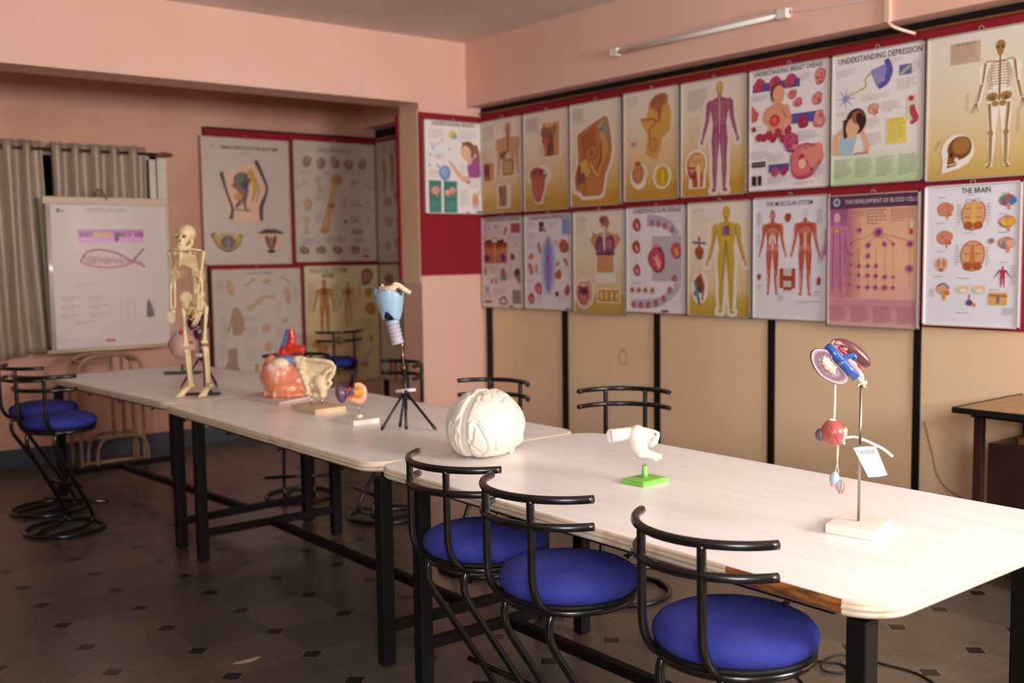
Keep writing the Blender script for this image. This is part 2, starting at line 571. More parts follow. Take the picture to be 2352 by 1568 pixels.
def work_table(label, x, y, rz, w, l, legs, gap=None):
    """origin at the table's left near corner on the floor; x across, y along"""
    t = thing('work_table', (x, y, 0), rz, label, 'table', 'long white work tables in a row')
    path = densify(rrect(0, w, 0, l, .105))
    top = MB()
    top.prism([(p.x, p.y) for p in path], ZT - .036, ZT)
    o = top.build('tabletop', LAM, t)
    bevel(o, .0015, 1)
    # ridged beading round the edge
    n = len(path)
    keep = [True] * n
    if gap:
        keep = [not (p.x < .01 and gap[0] < p.y < gap[1]) for p in path]
    tr, bare = MB(), MB()
    def ring(i, prof):
        a, b = path[i - 1], path[(i + 1) % n]
        d = (b - a).normalized()
        nn = Vector((d.y, -d.x))
        return [(path[i].x + nn.x * q, path[i].y + nn.y * q, ZT + .0005 + z) for q, z in prof]
    BP = [(-.001, -.002), (.003, -.003), (.004, -.02), (.003, -.034), (-.001, -.035)]
    for i in range(n):
        j = (i + 1) % n
        k = keep[i] and keep[j]
        pr_, b_ = (PROF, tr) if k else (BP, bare)
        A, B = ring(i, pr_), ring(j, pr_)
        m = len(pr_)
        b_.add(A + B, [(q, q + 1, m + q + 1, m + q) for q in range(m - 1)])
    tr.build('edge_beading', EDGE, t)
    if gap:
        bare.build('bare_edge', BAREWOOD, t)['label'] = 'stretch of bare brown wood where the beading is missing'
    # steel frame: angle rails under the top, square legs, cross bars, long stretcher
    (lx0, lx1), (ly0, ly1) = legs
    fr = MB()
    zr = ZT - .036 - .0065
    for xx in (.03, w - .03):
        fr.box((xx, l / 2, zr), (.03, l - .24, .012))
    for yy in (ly0, ly1):
        fr.box((w / 2, yy, zr), (w - .10, .04, .012))
    bevel(fr.build('top_rails', BLACK, t), .002)
    for xx in (lx0, lx1):
        for yy in (ly0, ly1):
            bevel(MB().box((xx, yy, (ZT - .05) / 2 + .002), (.05, .05, ZT - .056)).build('leg', BLACK, t), .004)
    for yy in (ly0, ly1):
        bevel(MB().box(((lx0 + lx1) / 2, yy, .142), (lx1 - lx0 - .05, .036, .036)).build('cross_bar', BLACK, t), .003)
    bevel(MB().box(((lx0 + lx1) / 2, (ly0 + ly1) / 2, .142), (.036, ly1 - ly0 - .036, .036)).build('stretcher', BLACK, t), .003)
    for k in range(4):
        yy = .25 + k * (l - .5) / 3
        MB().tube([(.018, yy, zr - .009), (.018, yy, zr - .022)], .004, 8).box((.018, yy, zr - .014), (.02, .014, .004)).build('bolt', BLACK, t)
    return t
work_table('white work table nearest the camera with the brain and the kidney model on it', 1.905, 1.172, 0, 1.05, 2.013, ((.055, .805), (.075, 1.80)), gap=(.10, .385))
work_table('middle white work table with the larynx and the pelvis bone on it', 1.905, 3.205, 0, 1.015, 2.08, ((.045, .795), (.0, 1.725)), None)
work_table('farthest white work table with the standing skeleton on it', 1.945, 5.297, radians(4.2), 1.02, 1.82, ((.012, .77), (-.06, 1.64)), None)

# ------------------------------------------------------------------ stools
STEEL = mat('worn_black_enamel', '#130f0e', .27, scale=16, bump=.12, bscale=70, col2='#3a2318', lo=.24, hi=.34, coat=.2)
BLUE = mat('blue_upholstery', '#262c7c', .85, scale=9, bump=.4, bscale=420, col2='#343a88', lo=.4, hi=.7, spec=.2)
K = .86
SX = .946
def make_stool(label):
    t = thing('cafe_stool', (0, 0, 0), 0, label, 'stool', 'black tube stools with round blue seats')
    R, cb, ha, pa, Z1, Z2 = .2200, -.0155, 1.166, .422, .884, .8133
    # cushion
    prof = [(0, .588), (.15, .588), (.178, .592), (.189, .602), (.1935, .615), (.192, .627), (.183, .640), (.165, .650), (.13, .6585), (.08, .6645), (.03, .667), (0, .6675)]
    MB().lathe(prof, seg=56).build('seat_cushion', BLUE, t)
    MB().lathe([(0, .580), (.182, .580), (.188, .584), (.189, .592), (.18, .597), (0, .597)], seg=56).build('seat_pan', BLACK, t)
    MB().tube([(.178 * cos(2 * pi * k / 40), .178 * sin(2 * pi * k / 40), .574) for k in range(40)], .0105, 10, True).build('seat_ring', STEEL, t)
    def arc(z, a):
        return (cb - R * cos(a), R * sin(a), z)
    for z in (Z1, Z2):
        # the rail is an arc with straighter ends
        pts = [arc(z, -ha + 2 * ha * k / 28) for k in range(29)]
        o = MB().tube(pts, .0108, 12).build('back_rail', STEEL, t)
    w = R * sin(pa)
    bx = cb - R * cos(pa)
    for s in (-1, 1):
        y = s * w
        post = [(bx, y, Z1), (bx + .001, y, .80), (bx + .002, y, .72), (bx + .004, y, .665), (bx + .016, y, .624), (bx + .038, y, .594), (bx + .068, y * .97, .575), (bx + .09, y * .95, .570)]
        MB().tube(smooth_path(post, 5), [.0107] * 36, 12).build('back_post', STEEL, t)
        leg = [(-.130, y * .98, .577), (-.150, y, .558), (-.157, y, .530), (-.152, y, .498), (-.132, y, .458), (-.09, y, .397), (-.0, y, .262), (.062, y, .168), (.098, y, .108), (.118, y, .066), (.117, y, .036), (.098, y, .020), (.06, y, .0125), (-.02, y * .95, .0125), (-.12, y * .8, .0125), (-.19, y * .55, .0125)]
        MB().tube(smooth_path(leg, 6), .0112, 12).build('leg', STEEL, t)
    MB().tube([(.208 * cos(2 * pi * k / 48), .208 * sin(2 * pi * k / 48), .0115) for k in range(48)], .0112, 10, True).build('base_ring', STEEL, t)
    MB().tube([(.098, -.21, .150), (.098, .21, .150)], .0108, 12).build('footrest', STEEL, t)
    return t
S0 = make_stool('blue-seated stool at the near table, closest to the missing edging')
S0.location, S0.rotation_euler = (1.879, 1.531, 0), (0, 0, -.013)
stools = {}
for key, x, y, a, lab in (
    ('n2', 1.861, 2.095, .033, 'blue-seated stool at the near table, middle one of the three in front'),
    ('n1', 1.910, 2.540, .041, 'blue-seated stool at the near table, left of the middle one, below the brain'),
    ('f2', 3.187, 3.225, 3.858, 'stool behind the near table, its curved back seen above the green-based ear model'),
    ('f1', 2.951, 3.943, 3.467, 'stool behind the middle table, its back rails seen above the white brain'),
    ('d', 3.111, 5.103, 3.043, 'stool beside the wall column, its rails seen behind the larynx tripod'),
    ('a', 2.975, 5.893, 4.214, 'stool half hidden behind the pink heart model, foot ring seen under the table'),
    ('c', 4.306, 7.80, 1.426, 'stool in the far corner before the charts with a blue flap hanging under its seat'),
    ('l2', 1.601, 6.045, .62, 'blue-seated stool at the left of the far table, nearer of the two'),
    ('l1', 1.660, 6.60, .278, 'blue-seated stool at the left edge of the photo, farther of the two'),
):
    stools[key] = dup(S0, (x, y, 0), a, lab)
fl = MB()
fl.add([(-.05, -.16, .585), (.02, -.175, .585), (-.02, -.175, .46), (-.05, -.165, .585), (.02, -.18, .585), (-.02, -.18, .46)], [(0, 1, 2), (5, 4, 3), (0, 3, 4, 1), (1, 4, 5, 2), (2, 5, 3, 0)], smooth=False)
q = fl.build('torn_flap', BLUE, stools['c'])

# ------------------------------------------------------------------ desk on the right, walking frame, cables, floor smear
MAROON = mat('maroon_enamel', '#3b1f1a', .4, scale=5, col2='#2c1512')
WOODTOP = mat('desk_laminate', '#a9835a', .4, scale=5, col2='#94704a', stretch=(1, 6, 1))
t = thing('desk', (4.33, 1.05, 0), 0, 'maroon steel desk with brown top against the right wall', 'desk')
bevel(MB().box((.32, .64, .797), (.62, 1.26, .022)).build('desktop', WOODTOP, t), .003)
eb = MB()
eb.box((.005, .64, .797), (.012, 1.275, .026)); eb.box((.32, 1.275, .797), (.64, .012, .026)); eb.box((.32, .005, .797), (.64, .012, .026))
bevel(eb.build('edge_band', BLACKWOOD, t), .002)
MB().box((.33, .64, .776), (.55, 1.16, .02)).build('top_frame', BLACKWOOD, t)
for xx in (.095, .55):
    for yy in (.08, 1.20):
        bevel(MB().box((xx, yy, .383), (.035, .038, .766)).build('leg', MAROON, t), .002)
bevel(MB().box((.33, .64, .37), (.42, 1.07, .56)).build('cabinet', MAROON, t), .004)
t = thing('wooden_frame', (4.50, 1.86, .652), 0, 'small brown wooden frame lying in the open gap of the desk', 'frame')
WOODB = mat('reddish_wood', '#9a6a4a', .5, scale=12, col2='#6d4226', stretch=(1, 5, 1))
fm = MB()
for c, d in (((0, 0, .017), (.03, .5, .034)), ((.22, 0, .017), (.03, .5, .034)), ((.11, .235, .017), (.19, .03, .034)), ((.11, -.235, .017), (.19, .03, .034))):
    fm.box(c, d)
bevel(fm.build('rails', WOODB, t), .002)
MB().box((.11, 0, .012), (.20, .44, .006)).build('inner_board', mat('dark_board', '#2a1a14', .6), t)
b = bevel(MB().box((4.62, 1.80, .699), (.12, .2, .022)).build('dark_block', MAROON), .003)
tag(b, 'dark brown block lying on the wooden frame inside the desk gap', 'block')

BEIGEM = mat('beige_enamel_tube', '#a8886a', .35, scale=10, col2='#8a6b4e')
t = thing('walking_frame', (2.15, 7.6, 0), 0, 'beige tubular walking frame standing behind the farthest table', 'walking frame')
for yy in (0, .22):
    MB().tube(smooth_path([(0, yy, .012), (0, yy, .36), (0, yy, .70), (.025, yy, .775), (.08, yy, .815), (.225, yy, .825), (.37, yy, .815), (.425, yy, .775), (.445, yy, .70), (.445, yy, .36), (.445, yy, .012)], 6), .0125, 12).build('side_arch', BEIGEM, t)
    MB().tube(smooth_path([(.10, yy - .03, .012), (.105, yy - .03, .14), (.14, yy - .03, .215), (.20, yy - .03, .235), (.36, yy - .03, .235), (.42, yy - .03, .215), (.455, yy - .03, .14), (.46, yy - .03, .012)], 5), .0125, 12).build('lower_arch', BEIGEM, t)
for xx in (.23, .305):
    MB().tube([(xx, 0, .235), (xx, 0, .82)], .0115, 10).build('upright', BEIGEM, t)
MB().tube([(.0, .02, .055), (.305, .02, .055), (.445, .02, .05)], .0115, 10).build('foot_rail', BEIGEM, t)
for xx in (.03, .415):
    MB().tube([(xx, 0, .775), (xx, .22, .775)], .0115, 10).build('brace', BEIGEM, t)

cbl = [(2.93, 2.06), (2.968, 2.122), (3.014, 2.183), (3.09, 2.226), (3.145, 2.227), (3.18, 2.173), (3.207, 2.126), (3.182, 2.077), (3.143, 2.072), (3.111, 2.115), (3.112, 2.145), (3.175, 2.17), (3.258, 2.171), (3.301, 2.134), (3.316, 2.089), (3.324, 2.01), (3.335, 1.955), (3.334, 1.894), (3.313, 1.838), (3.27, 1.76)]
cz = [.0045 + (.008 if 10 <= i <= 12 else 0) for i in range(len(cbl))]
o = MB().tube(smooth_path([(x, y, z) for (x, y), z in zip(cbl, cz)], 6), .0042, 8).build('power_cable', mat('black_rubber', '#1c1918', .5))
tag(o, 'black power cable lying in loops on the floor by the near table leg', 'cable')
random.seed(4)
sm = []
for k in range(26):
    a = 2 * pi * k / 26
    r = .011 + .006 * random.random()
    sm.append((1.573 + .05 * cos(a) + r * .4 * cos(3 * a), 3.583 + r * sin(a) + .006 * cos(a * 2)))
o = MB().prism(sm, .0002, .0012).build('paint_smear', mat('dry_paint', '#b59a80', .8))
tag(o, 'pale dried paint smear on the dark floor tiles in front', 'smear')
# ------------------------------------------------------------------ wall charts
ALU = mat('dull_aluminium', '#b9b0a8', .45, .3)
STEP = 2.6e-5
class Chart:
    """printed anatomical chart; u right and v down run 0..1, radii are fractions of the width"""
    def __init__(s, name, label, loc, rz, w, h, base, frame=ALU, board=True, group='anatomical wall charts', roller=False, hooks=1):
        s.w, s.h = w, h
        s.t = thing(name, loc, rz, label, 'wall chart', group)
        s.P, s.T = MB(), MB()
        s.k = 0
        s.rnd = random.Random(label)
        if not roller:
            bevel(MB().box((w / 2, .006, -h / 2), (w, .012, h)).build('backing_board', WHITEPL, s.t), .001)
            fr = MB()
            fw_ = .007
            for c, d in (((w / 2, -.001, -fw_ / 2), (w, .016, fw_)), ((w / 2, -.001, -h + fw_ / 2), (w, .016, fw_)), ((fw_ / 2, -.001, -h / 2), (fw_, .016, h)), ((w - fw_ / 2, -.001, -h / 2), (fw_, .016, h))):
                fr.box(c, d)
            fr.build('edge_strip', frame, s.t)
            for i in range(hooks):
                x = w * (i + 1) / (hooks + 1)
                MB().tube([(x + .012 * cos(q), .004, .006 + .014 * sin(q)) for q in [pi * j / 8 for j in range(9)]], .0022, 6).build('hanging_hook', ALU, s.t)
        # sheet
        if isinstance(base, (list, tuple)) and not isinstance(base[0], float):
            n = len(base) - 1
            for i in range(n):
                a, b = lin(base[i][1]), lin(base[i + 1][1])
                v0, v1 = base[i][0] * h, base[i + 1][0] * h
                q = MB()
                s._sheet = None
                s.P.add([(0, -.0004, -v0), (w, -.0004, -v0), (w, -.0004, -v1), (0, -.0004, -v1)], [(0, 1, 2, 3)], 0, (a, a, b, b), False)
        else:
            c = lin(base)
            s.P.add([(0, -.0004, 0), (w, -.0004, 0), (w, -.0004, -h), (0, -.0004, -h)], [(0, 1, 2, 3)], 0, c, False)
    def y(s):
        s.k += 1
        return -.0006 - s.k * STEP
    def xz(s, u, v):
        return (u * s.w, -v * s.h)
    def raw(s, pts, col):
        y = s.y()
        s.P.add([(x, y, z) for x, z in pts], [tuple(range(len(pts)))], 0, lin(col), False)
    def poly(s, pts, col):
        s.raw([s.xz(*p) for p in pts], col)
    def rect(s, u0, v0, u1, v1, col):
        s.poly([(u0, v0), (u1, v0), (u1, v1), (u0, v1)], col)
    def ell(s, u, v, rx, ry, col, rot=0, n=22, irr=0, seed=0):
        x, z = s.xz(u, v)
        r = random.Random(seed * 7 + 1)
        ph = [r.random() * 6.28 for _ in range(4)]
        pts = []
        for k in range(n):
            a = 2 * pi * k / n
            q = 1 + irr * (.5 * sin(2 * a + ph[0]) + .35 * sin(3 * a + ph[1]) + .25 * sin(5 * a + ph[2]))
            px, pz = rx * s.w * cos(a) * q, ry * s.w * sin(a) * q
            pts.append((x + px * cos(rot) - pz * sin(rot), z + px * sin(rot) + pz * cos(rot)))
        s.raw(pts, col)
    def strip(s, pts, wd, col):
        """pts in metres, wd widths in metres"""
        n = len(pts)
        wd = wd if isinstance(wd, (list, tuple)) else [wd] * n
        L, R_ = [], []
        for i in range(n):
            a, b = pts[max(i - 1, 0)], pts[min(i + 1, n - 1)]
            dx, dz = b[0] - a[0], b[1] - a[1]
            l = math.hypot(dx, dz) or 1
            nx, nz = -dz / l * wd[i] / 2, dx / l * wd[i] / 2
            L.append((pts[i][0] + nx, pts[i][1] + nz)); R_.append((pts[i][0] - nx, pts[i][1] - nz))
        y = s.y()
        vs = [(x, y, z) for x, z in L + R_]
        s.P.add(vs, [(i, i + 1, n + i + 1, n + i) for i in range(n - 1)], 0, lin(col), False)
    def line(s, pts, wd, col, smooth=0):
        p = [s.xz(*q) for q in pts]
        if smooth:
            p = [(v.x, v.y) for v in smooth_path([(a, b, 0) for a, b in p], smooth)]
        if isinstance(wd, (list, tuple)):
            n = len(p)
            m = len(wd) - 1
            w2 = []
            for i in range(n):
                f = i / (n - 1) * m
                j = min(int(f), m - 1)
                w2.append((wd[j] + (wd[j + 1] - wd[j]) * (f - j)) * s.w)
            wd = w2
        else:
            wd = wd * s.w
        s.strip(p, wd, col)
    def para(s, u0, v0, u1, v1, n, col='#c2bab7', fill=.45):
        """block of small print"""
        dv = (v1 - v0) / n
        for i in range(n):
            e = u1 - (u1 - u0) * (s.rnd.random() * .22 if i < n - 1 else .45)
            u = u0
            y = s.y()
            while u < e:
                l = min((.012 + .035 * s.rnd.random()), e - u)
                a, b = s.xz(u, v0 + dv * i)
                c, d = s.xz(u + l, v0 + dv * (i + fill))
                s.P.add([(a, y, b), (c, y, b), (c, y, d), (a, y, d)], [(0, 1, 2, 3)], 0, lin(col), False)
                u += l + .008
    def text(s, txt, u, v, capw, col='#241e20', spread=.017, align='c', maxh=.045, into=None, aspect=1.25):
        """one line of lettering, capw = width as a fraction of the chart, v = baseline"""
        vs, fs, w = text_polys(txt, spread)
        k = capw * s.w / w
        x, z = s.xz(u, v)
        x0 = x - (capw * s.w / 2 if align == 'c' else 0)
        y = s.y() - 2e-4
        (into or s.T).add([(x0 + p.x * k, y, z + p.y * k * aspect) for p in vs], fs, 0, lin(col), False)
    # ---- figures
    def body(s, u, v0, v1, col, halo=None, hair=None, arms=.15, width=1.0, legs=True, head=None):
        H = (v1 - v0) * s.h
        x0, z0 = u * s.w, -v0 * s.h
        def pt(a, b): return (x0 + a * H * width, z0 - b * H)
        for ph in ((halo, .035 * H / width) if halo else None, (col, 0)):
            if ph is None: continue
            c, g = ph
            def el(a, b, rx, ry, cc=None):
                p = pt(a, b)
                s.raw([(p[0] + (rx * H * width + g) * cos(q), p[1] + (ry * H + g) * sin(q)) for q in [2 * pi * k / 20 for k in range(20)]], cc or c)
            def st(p, w): s.strip([pt(*q) for q in p], [k * H * width + 2 * g for k in w], c)
            el(0, .065, .045, .062, head if (head and not g) else None)
            st([(0, .11), (0, .17)], [.05, .055])
            st([(0, .145), (0, .165), (0, .19), (0, .27), (0, .37), (0, .44), (0, .50)], [.07, .20, .255, .215, .165, .185, .17])
            for sg in (-1, 1):
                st([(sg * .115, .165), (sg * .135, .20), (sg * (.11 + arms * .35), .33), (sg * (.11 + arms * .6), .42), (sg * (.11 + arms * .85), .50)], [.03, .066, .048, .042, .026])
                el(sg * (.115 + arms * .9), .525, .016, .028)
                if legs:
                    st([(sg * .045, .45), (sg * .052, .52), (sg * .055, .70), (sg * .058, .78), (sg * .06, .95)], [.09, .10, .062, .066, .032])
                    el(sg * .07, .965, .03, .016)
        return pt, H
    def skeleton(s, u, v0, v1, col, halo=None, w=1.0):
        H = (v1 - v0) * s.h
        x0, z0 = u * s.w, -v0 * s.h
        def pt(a, b): return (x0 + a * H, z0 - b * H)
        if halo:
            s.body(u, v0, v1, halo, None, arms=.08)
            g = .03 * H
        def st(p, ww, c=col): s.strip([pt(*q) for q in p], [k * H * .74 for k in ww], c)
        def el(a, b, rx, ry, c=col):
            p = pt(a, b)
            s.raw([(p[0] + rx * H * cos(q), p[1] + ry * H * sin(q)) for q in [2 * pi * k / 18 for k in range(18)]], c)
        el(0, .05, .04, .048); el(0, .095, .026, .026)
        for sg in (-1, 1): el(sg * .016, .055, .010, .011, '#4a2c12')
        st([(0, .11), (0, .47)], [.022, .026])
        for i in range(9):
            b = .17 + i * .021
            r = .075 + .03 * sin(pi * min(i, 7) / 8)
            for sg in (-1, 1):
                st([(0, b), (sg * r * .7, b + .004), (sg * r, b + .022), (sg * r * .6, b + .04)], [.008, .010, .010, .007])
        st([(0, .17), (0, .30)], [.022, .014])
        for sg in (-1, 1):
            st([(0, .165), (sg * .11, .155)], [.012, .012])
            st([(sg * .115, .165), (sg * .135, .32)], [.026, .02])
            st([(sg * .137, .325), (sg * .17, .46)], [.018, .012])
            st([(sg * .150, .33), (sg * .182, .46)], [.010, .010])
            for j in range(4): st([(sg * (.176 + .004 * j), .465), (sg * (.17 + .018 * j), .545)], [.009, .006])
            el(sg * .055, .435, .045, .035); el(sg * .055, .445, .02, .018, '#7b5a2c')
            el(sg * .03, .49, .028, .022)
            st([(sg * .078, .485), (sg * .062, .70)], [.034, .026])
            el(sg * .062, .715, .022, .022)
            st([(sg * .058, .73), (sg * .056, .945)], [.026, .018])
            st([(sg * .074, .74), (sg * .07, .945)], [.010, .010])
            st([(sg * .058, .95), (sg * .085, .985)], [.026, .032])
        return pt
    def organ(s, u, v, rx, ry, col, dark, seed=1, rot=0, halo=None, hot=None):
        if halo: s.ell(u, v, rx + .03, ry + .03, halo, rot, irr=.12, seed=seed)
        s.ell(u, v, rx, ry, dark, rot, irr=.14, seed=seed)
        s.ell(u - rx * .08, v - ry * .06 * s.w / s.h, rx * .84, ry * .84, col, rot, irr=.14, seed=seed)
        for i in range(5):
            a = s.rnd.random() * 6.28
            q = .25 + .4 * s.rnd.random()
            s.ell(u + rx * q * cos(a), v + ry * q * sin(a) * s.w / s.h, rx * .2, ry * .13, hot or dark, rot + a, irr=.2, seed=seed + i)
    def bone(s, u, v, l, w, ang, col='#c2a080', dark='#9c7c5c'):
        dx, dv = l * cos(ang), l * sin(ang) * s.w / s.h
        for k, c in ((1.25, dark), (1.0, col)):
            s.line([(u - dx, v - dv), (u, v), (u + dx, v + dv)], [w * 1.1 * k, w * .7 * k, w * 1.1 * k], c)
            for q in (-1, 1):
                s.ell(u + q * dx - .35 * w * sin(ang), v + q * dv + .35 * w * cos(ang) * s.w / s.h, w * .62 * k, w * .5 * k, c)
                s.ell(u + q * dx + .35 * w * sin(ang), v + q * dv - .35 * w * cos(ang) * s.w / s.h, w * .62 * k, w * .5 * k, c)
        s.line([(u - dx * .8, v - dv * .8 + .1 * w), (u + dx * .7, v + dv * .7 + .1 * w)], w * .12, dark)
    def heart(s, u, v, r, tone=0):
        c = ['#b4363c', '#c2485a', '#cf5a48'][tone % 3]
        k = s.w / s.h
        s.strip([(u * s.w - r * .1 * s.w, -v * s.h + r * 1.15 * s.w), (u * s.w, -v * s.h + r * .5 * s.w)], [r * .5 * s.w, r * .6 * s.w], '#d9806c')
        s.strip([(u * s.w + r * .4 * s.w, -v * s.h + r * .95 * s.w), (u * s.w + r * .1 * s.w, -v * s.h + r * .4 * s.w)], [r * .3 * s.w, r * .4 * s.w], '#5a5fa8')
        s.ell(u, v, r * .78, r * 1.0, '#7d2532', .35, irr=.12, seed=5)
        s.ell(u - r * .06, v - r * .03 * k, r * .66, r * .86, c, .35, irr=.12, seed=5)
        s.ell(u + r * .12, v + r * .1 * k, r * .22, r * .5, '#e39a88', .3, irr=.2, seed=9)
        s.line([(u - r * .4, v - r * .2 * k), (u, v + r * .1 * k), (u + r * .2, v + r * .7 * k)], r * .07, '#e8c39a', 3)
    def brain(s, u, v, r, col='#d9906e', stem=True, flip=1):
        k = s.w / s.h
        if stem:
            s.line([(u + flip * r * .15, v + r * .2 * k), (u + flip * r * .3, v + r * 1.25 * k)], [r * .45, r * .2], '#d88f62')
        s.ell(u, v, r, r * .78, '#a95a44', 0, irr=.08, seed=3)
        s.ell(u, v, r * .92, r * .7, col, 0, irr=.08, seed=3)
        for i in range(9):
            a = s.rnd.random() * 6.28
            q = r * (.15 + .55 * s.rnd.random())
            s.line([(u + q * cos(a) - r * .14, v + q * .75 * sin(a) * k), (u + q * cos(a), v + q * .75 * sin(a) * k - r * .1 * k), (u + q * cos(a) + r * .14, v + q * .75 * sin(a) * k + r * .05 * k)], r * .055, '#b3644c', 3)
        s.ell(u + flip * r * .55, v + r * .6 * k, r * .32, r * .22, '#c1704f', 0, irr=.05)
    def sag_head(s, u, v, r, halo='#e8dfd4'):
        """sectioned head and neck"""
        k = s.w / s.h
        if halo:
            s.ell(u, v, r * 1.2, r * 1.25, halo); s.line([(u + r * .1, v), (u + r * .1, v + r * 1.9 * k)], r * 1.75, halo)
        s.line([(u + r * .15, v + r * .4 * k), (u + r * .15, v + r * 1.8 * k)], [r * 1.3, r * 1.15], '#b9623e')
        s.ell(u, v, r, r * 1.02, '#c98a4e', 0, irr=.04, seed=2)
        s.ell(u + r * .12, v - r * .1 * k, r * .74, r * .72, '#e0b070', 0, irr=.06, seed=2)
        for i in range(7):
            s.line([(u - r * .4 + i * r * .16, v - r * .5 * k), (u - r * .3 + i * r * .15, v - r * .1 * k), (u - r * .42 + i * r * .16, v + r * .2 * k)], r * .045, '#a86a38', 3)
        s.line([(u + r * .25, v), (u + r * .3, v + r * 1.75 * k)], [r * .3, r * .22], '#e8cf9c')
        s.poly([(u - r * .95, v + r * .1 * k), (u - r * .1, v + r * .2 * k), (u - r * .05, v + r * 1.15 * k), (u - r * .6, v + r * 1.1 * k), (u - r * .85, v + r * .75 * k)], '#9c3a34')
        s.ell(u - r * .45, v + r * .6 * k, r * .3, r * .16, '#c96a5a')
        s.line([(u - r * .8, v + r * .35 * k), (u - r * .2, v + r * .4 * k)], r * .12, '#e5a58c')
        s.line([(u - r * .1, v + r * .5 * k), (u, v + r * 1.7 * k)], [r * .18, r * .14], '#7d2a2a')
    def done(s):
        o = s.P.build('printed_sheet', INK, s.t, fix=False)
        if s.T.v:
            s.T.build('heading', INK, s.t, fix=False)
        return s.t

WHITE = '#e9e3e4'
OCHRE = [(0, '#e6d8ca'), (.35, '#e3cfb6'), (.62, '#dcbc8a'), (.83, '#cfa554'), (.86, '#c4963c'), (1, '#bb8c32')]
OCHRE2 = [(0, '#e8dccf'), (.45, '#e4d3b6'), (.78, '#d8bf8c'), (.84, '#c8a94a'), (1, '#b6963a')]
SK = '#d6a27c'
RX = XW - .030
def rchart(label, y0, y1, z0, z1, base, tilt=0.0, frame=ALU, dx=0):
    """chart on the right wall; y0 = its left edge (farther), z0 top, z1 bottom"""
    c = Chart('wall_chart', label, (RX - dx, y0 - .002, z0), -pi / 2, y0 - y1 - .004, z0 - z1, base, frame)
    c.t.rotation_euler[1] = 0
    return c

# --- column face: epilepsy
c = Chart('wall_chart', 'white epilepsy chart with a woman in purple, on the column face', (4.412, YC - .026, 2.526), 0, .557, .704, '#efe6e2')
c.text('UNDERSTANDING EPILEPSY', .5, .055, .74)
c.ell(.48, .145, .075, .06, '#e9c95c'); c.ell(.51, .165, .05, .035, '#8fa6c4')
c.para(.08, .10, .36, .20, 5); c.para(.58, .09, .93, .20, 5); c.para(.10, .24, .30, .29, 3, '#a0b8d8')
for u, v in ((.3, .21), (.15, .30), (.11, .37), (.09, .48), (.24, .38), (.42, .30)): c.ell(u, v, .022, .022, '#9fbfe0')
c.para(.16, .36, .36, .42, 3); c.para(.08, .53, .28, .62, 4)
c.line([(.20, .47), (.28, .52)], .02, '#7f9cc8'); c.ell(.34, .56, .095, .105, '#7592c8', irr=.05); c.ell(.33, .55, .06, .07, '#93addb')
# woman
c.poly([(.74, .39), (.94, .36), (.95, .58), (.90, .60), (.74, .60), (.72, .50)], '#a0508e')
c.poly([(.70, .60), (.78, .58), (.76, .66), (.70, .67)], '#a0508e')
c.line([(.76, .60), (.66, .62), (.55, .55), (.46, .47), (.41, .43)], [.08, .075, .06, .045, .02], '#e3b190', 3)
c.ell(.74, .31, .12, .135, '#8a5a3c', irr=.03); c.line([(.84, .25), (.90, .33), (.93, .42)], [.10, .08, .03], '#93603e', 3)
c.ell(.70, .33, .085, .105, '#e7b898', irr=.03); c.line([(.74, .40), (.80, .43)], .11, '#e2ad8b')
c.line([(.63, .23), (.74, .24), (.80, .30)], [.02, .05, .03], '#7a4a30', 3)
c.rect(.07, .645, .275, .985, '#2f7d6c'); c.rect(.315, .645, .54, .985, '#2f7d6c')
c.brain(.175, .75, .075, '#dfa08c', True, 1); c.brain(.38, .77, .055, '#e6b3a0'); c.brain(.46, .745, .06, '#dfa08c')
c.para(.09, .87, .26, .97, 5, '#5c9a8c'); c.para(.33, .87, .52, .97, 5, '#5c9a8c')
c.rect(.76, .60, .95, .72, '#e6d8d4'); c.para(.58, .74, .76, .92, 9); c.organ(.85, .85, .06, .10, '#e2a184', '#c27a5c', 4); c.line([(.88, .80), (.94, .74)], .04, '#e7b898')
c.ell(.87, .93, .06, .03, '#bcd4e6'); c.rect(.87, .965, .96, .985, '#4a4444'); c.ell(.72, .99, .03, .02, '#8a5a3c')
c.para(.60, .46, .68, .58, 6)
c.done()

# --- top row on the right wall, from the column towards the camera
c = rchart('ochre digestive tract chart next to the column, with a cutaway torso', 6.551, 6.046, 2.537, 1.822, OCHRE)
c.rect(.04, .06, .30, .22, '#cdbba8')
pt, H = c.body(.66, .05, 1.05, '#c98a52', '#dccfc0', legs=False, arms=.02, width=1.25)
c.line([(.66, .10), (.66, .32), (.62, .38)], .045, '#8e4632', 3)
c.organ(.56, .385, .10, .055, '#6e3430', '#4c2224', 3); c.organ(.68, .40, .085, .06, '#d9b48a', '#a8744c', 8)
c.rect(.53, .44, .80, .60, '#a87a3c'); c.line([(.56, .45), (.77, .45), (.77, .59), (.56, .59)], .035, '#8c5a2a')
for i in range(5): c.line([(.57, .47 + i * .024), (.65, .475 + i * .024), (.75, .468 + i * .024)], .028, ['#c59a50', '#b68a44'][i % 2], 3)
c.rect(.50, .61, .84, .63, '#dccfc0')
c.rect(.02, .44, .36, .66, '#e2d6c8'); c.rect(.05, .455, .30, .65, '#b0682e'); c.ell(.13, .53, .07, .09, '#7c2f2a'); c.line([(.24, .46), (.24, .65)], .06, '#d79a4a'); c.line([(.16, .50), (.18, .65)], .04, '#5a2a22')
c.rect(.38, .695, .72, .945, '#e2d6c8'); c.rect(.42, .705, .62, .93, '#b0682e'); c.ell(.48, .77, .06, .08, '#7c2f2a'); c.line([(.58, .71), (.58, .92)], .05, '#8a4a26'); c.line([(.50, .74), (.52, .92)], .04, '#5a2a22')
c.done()
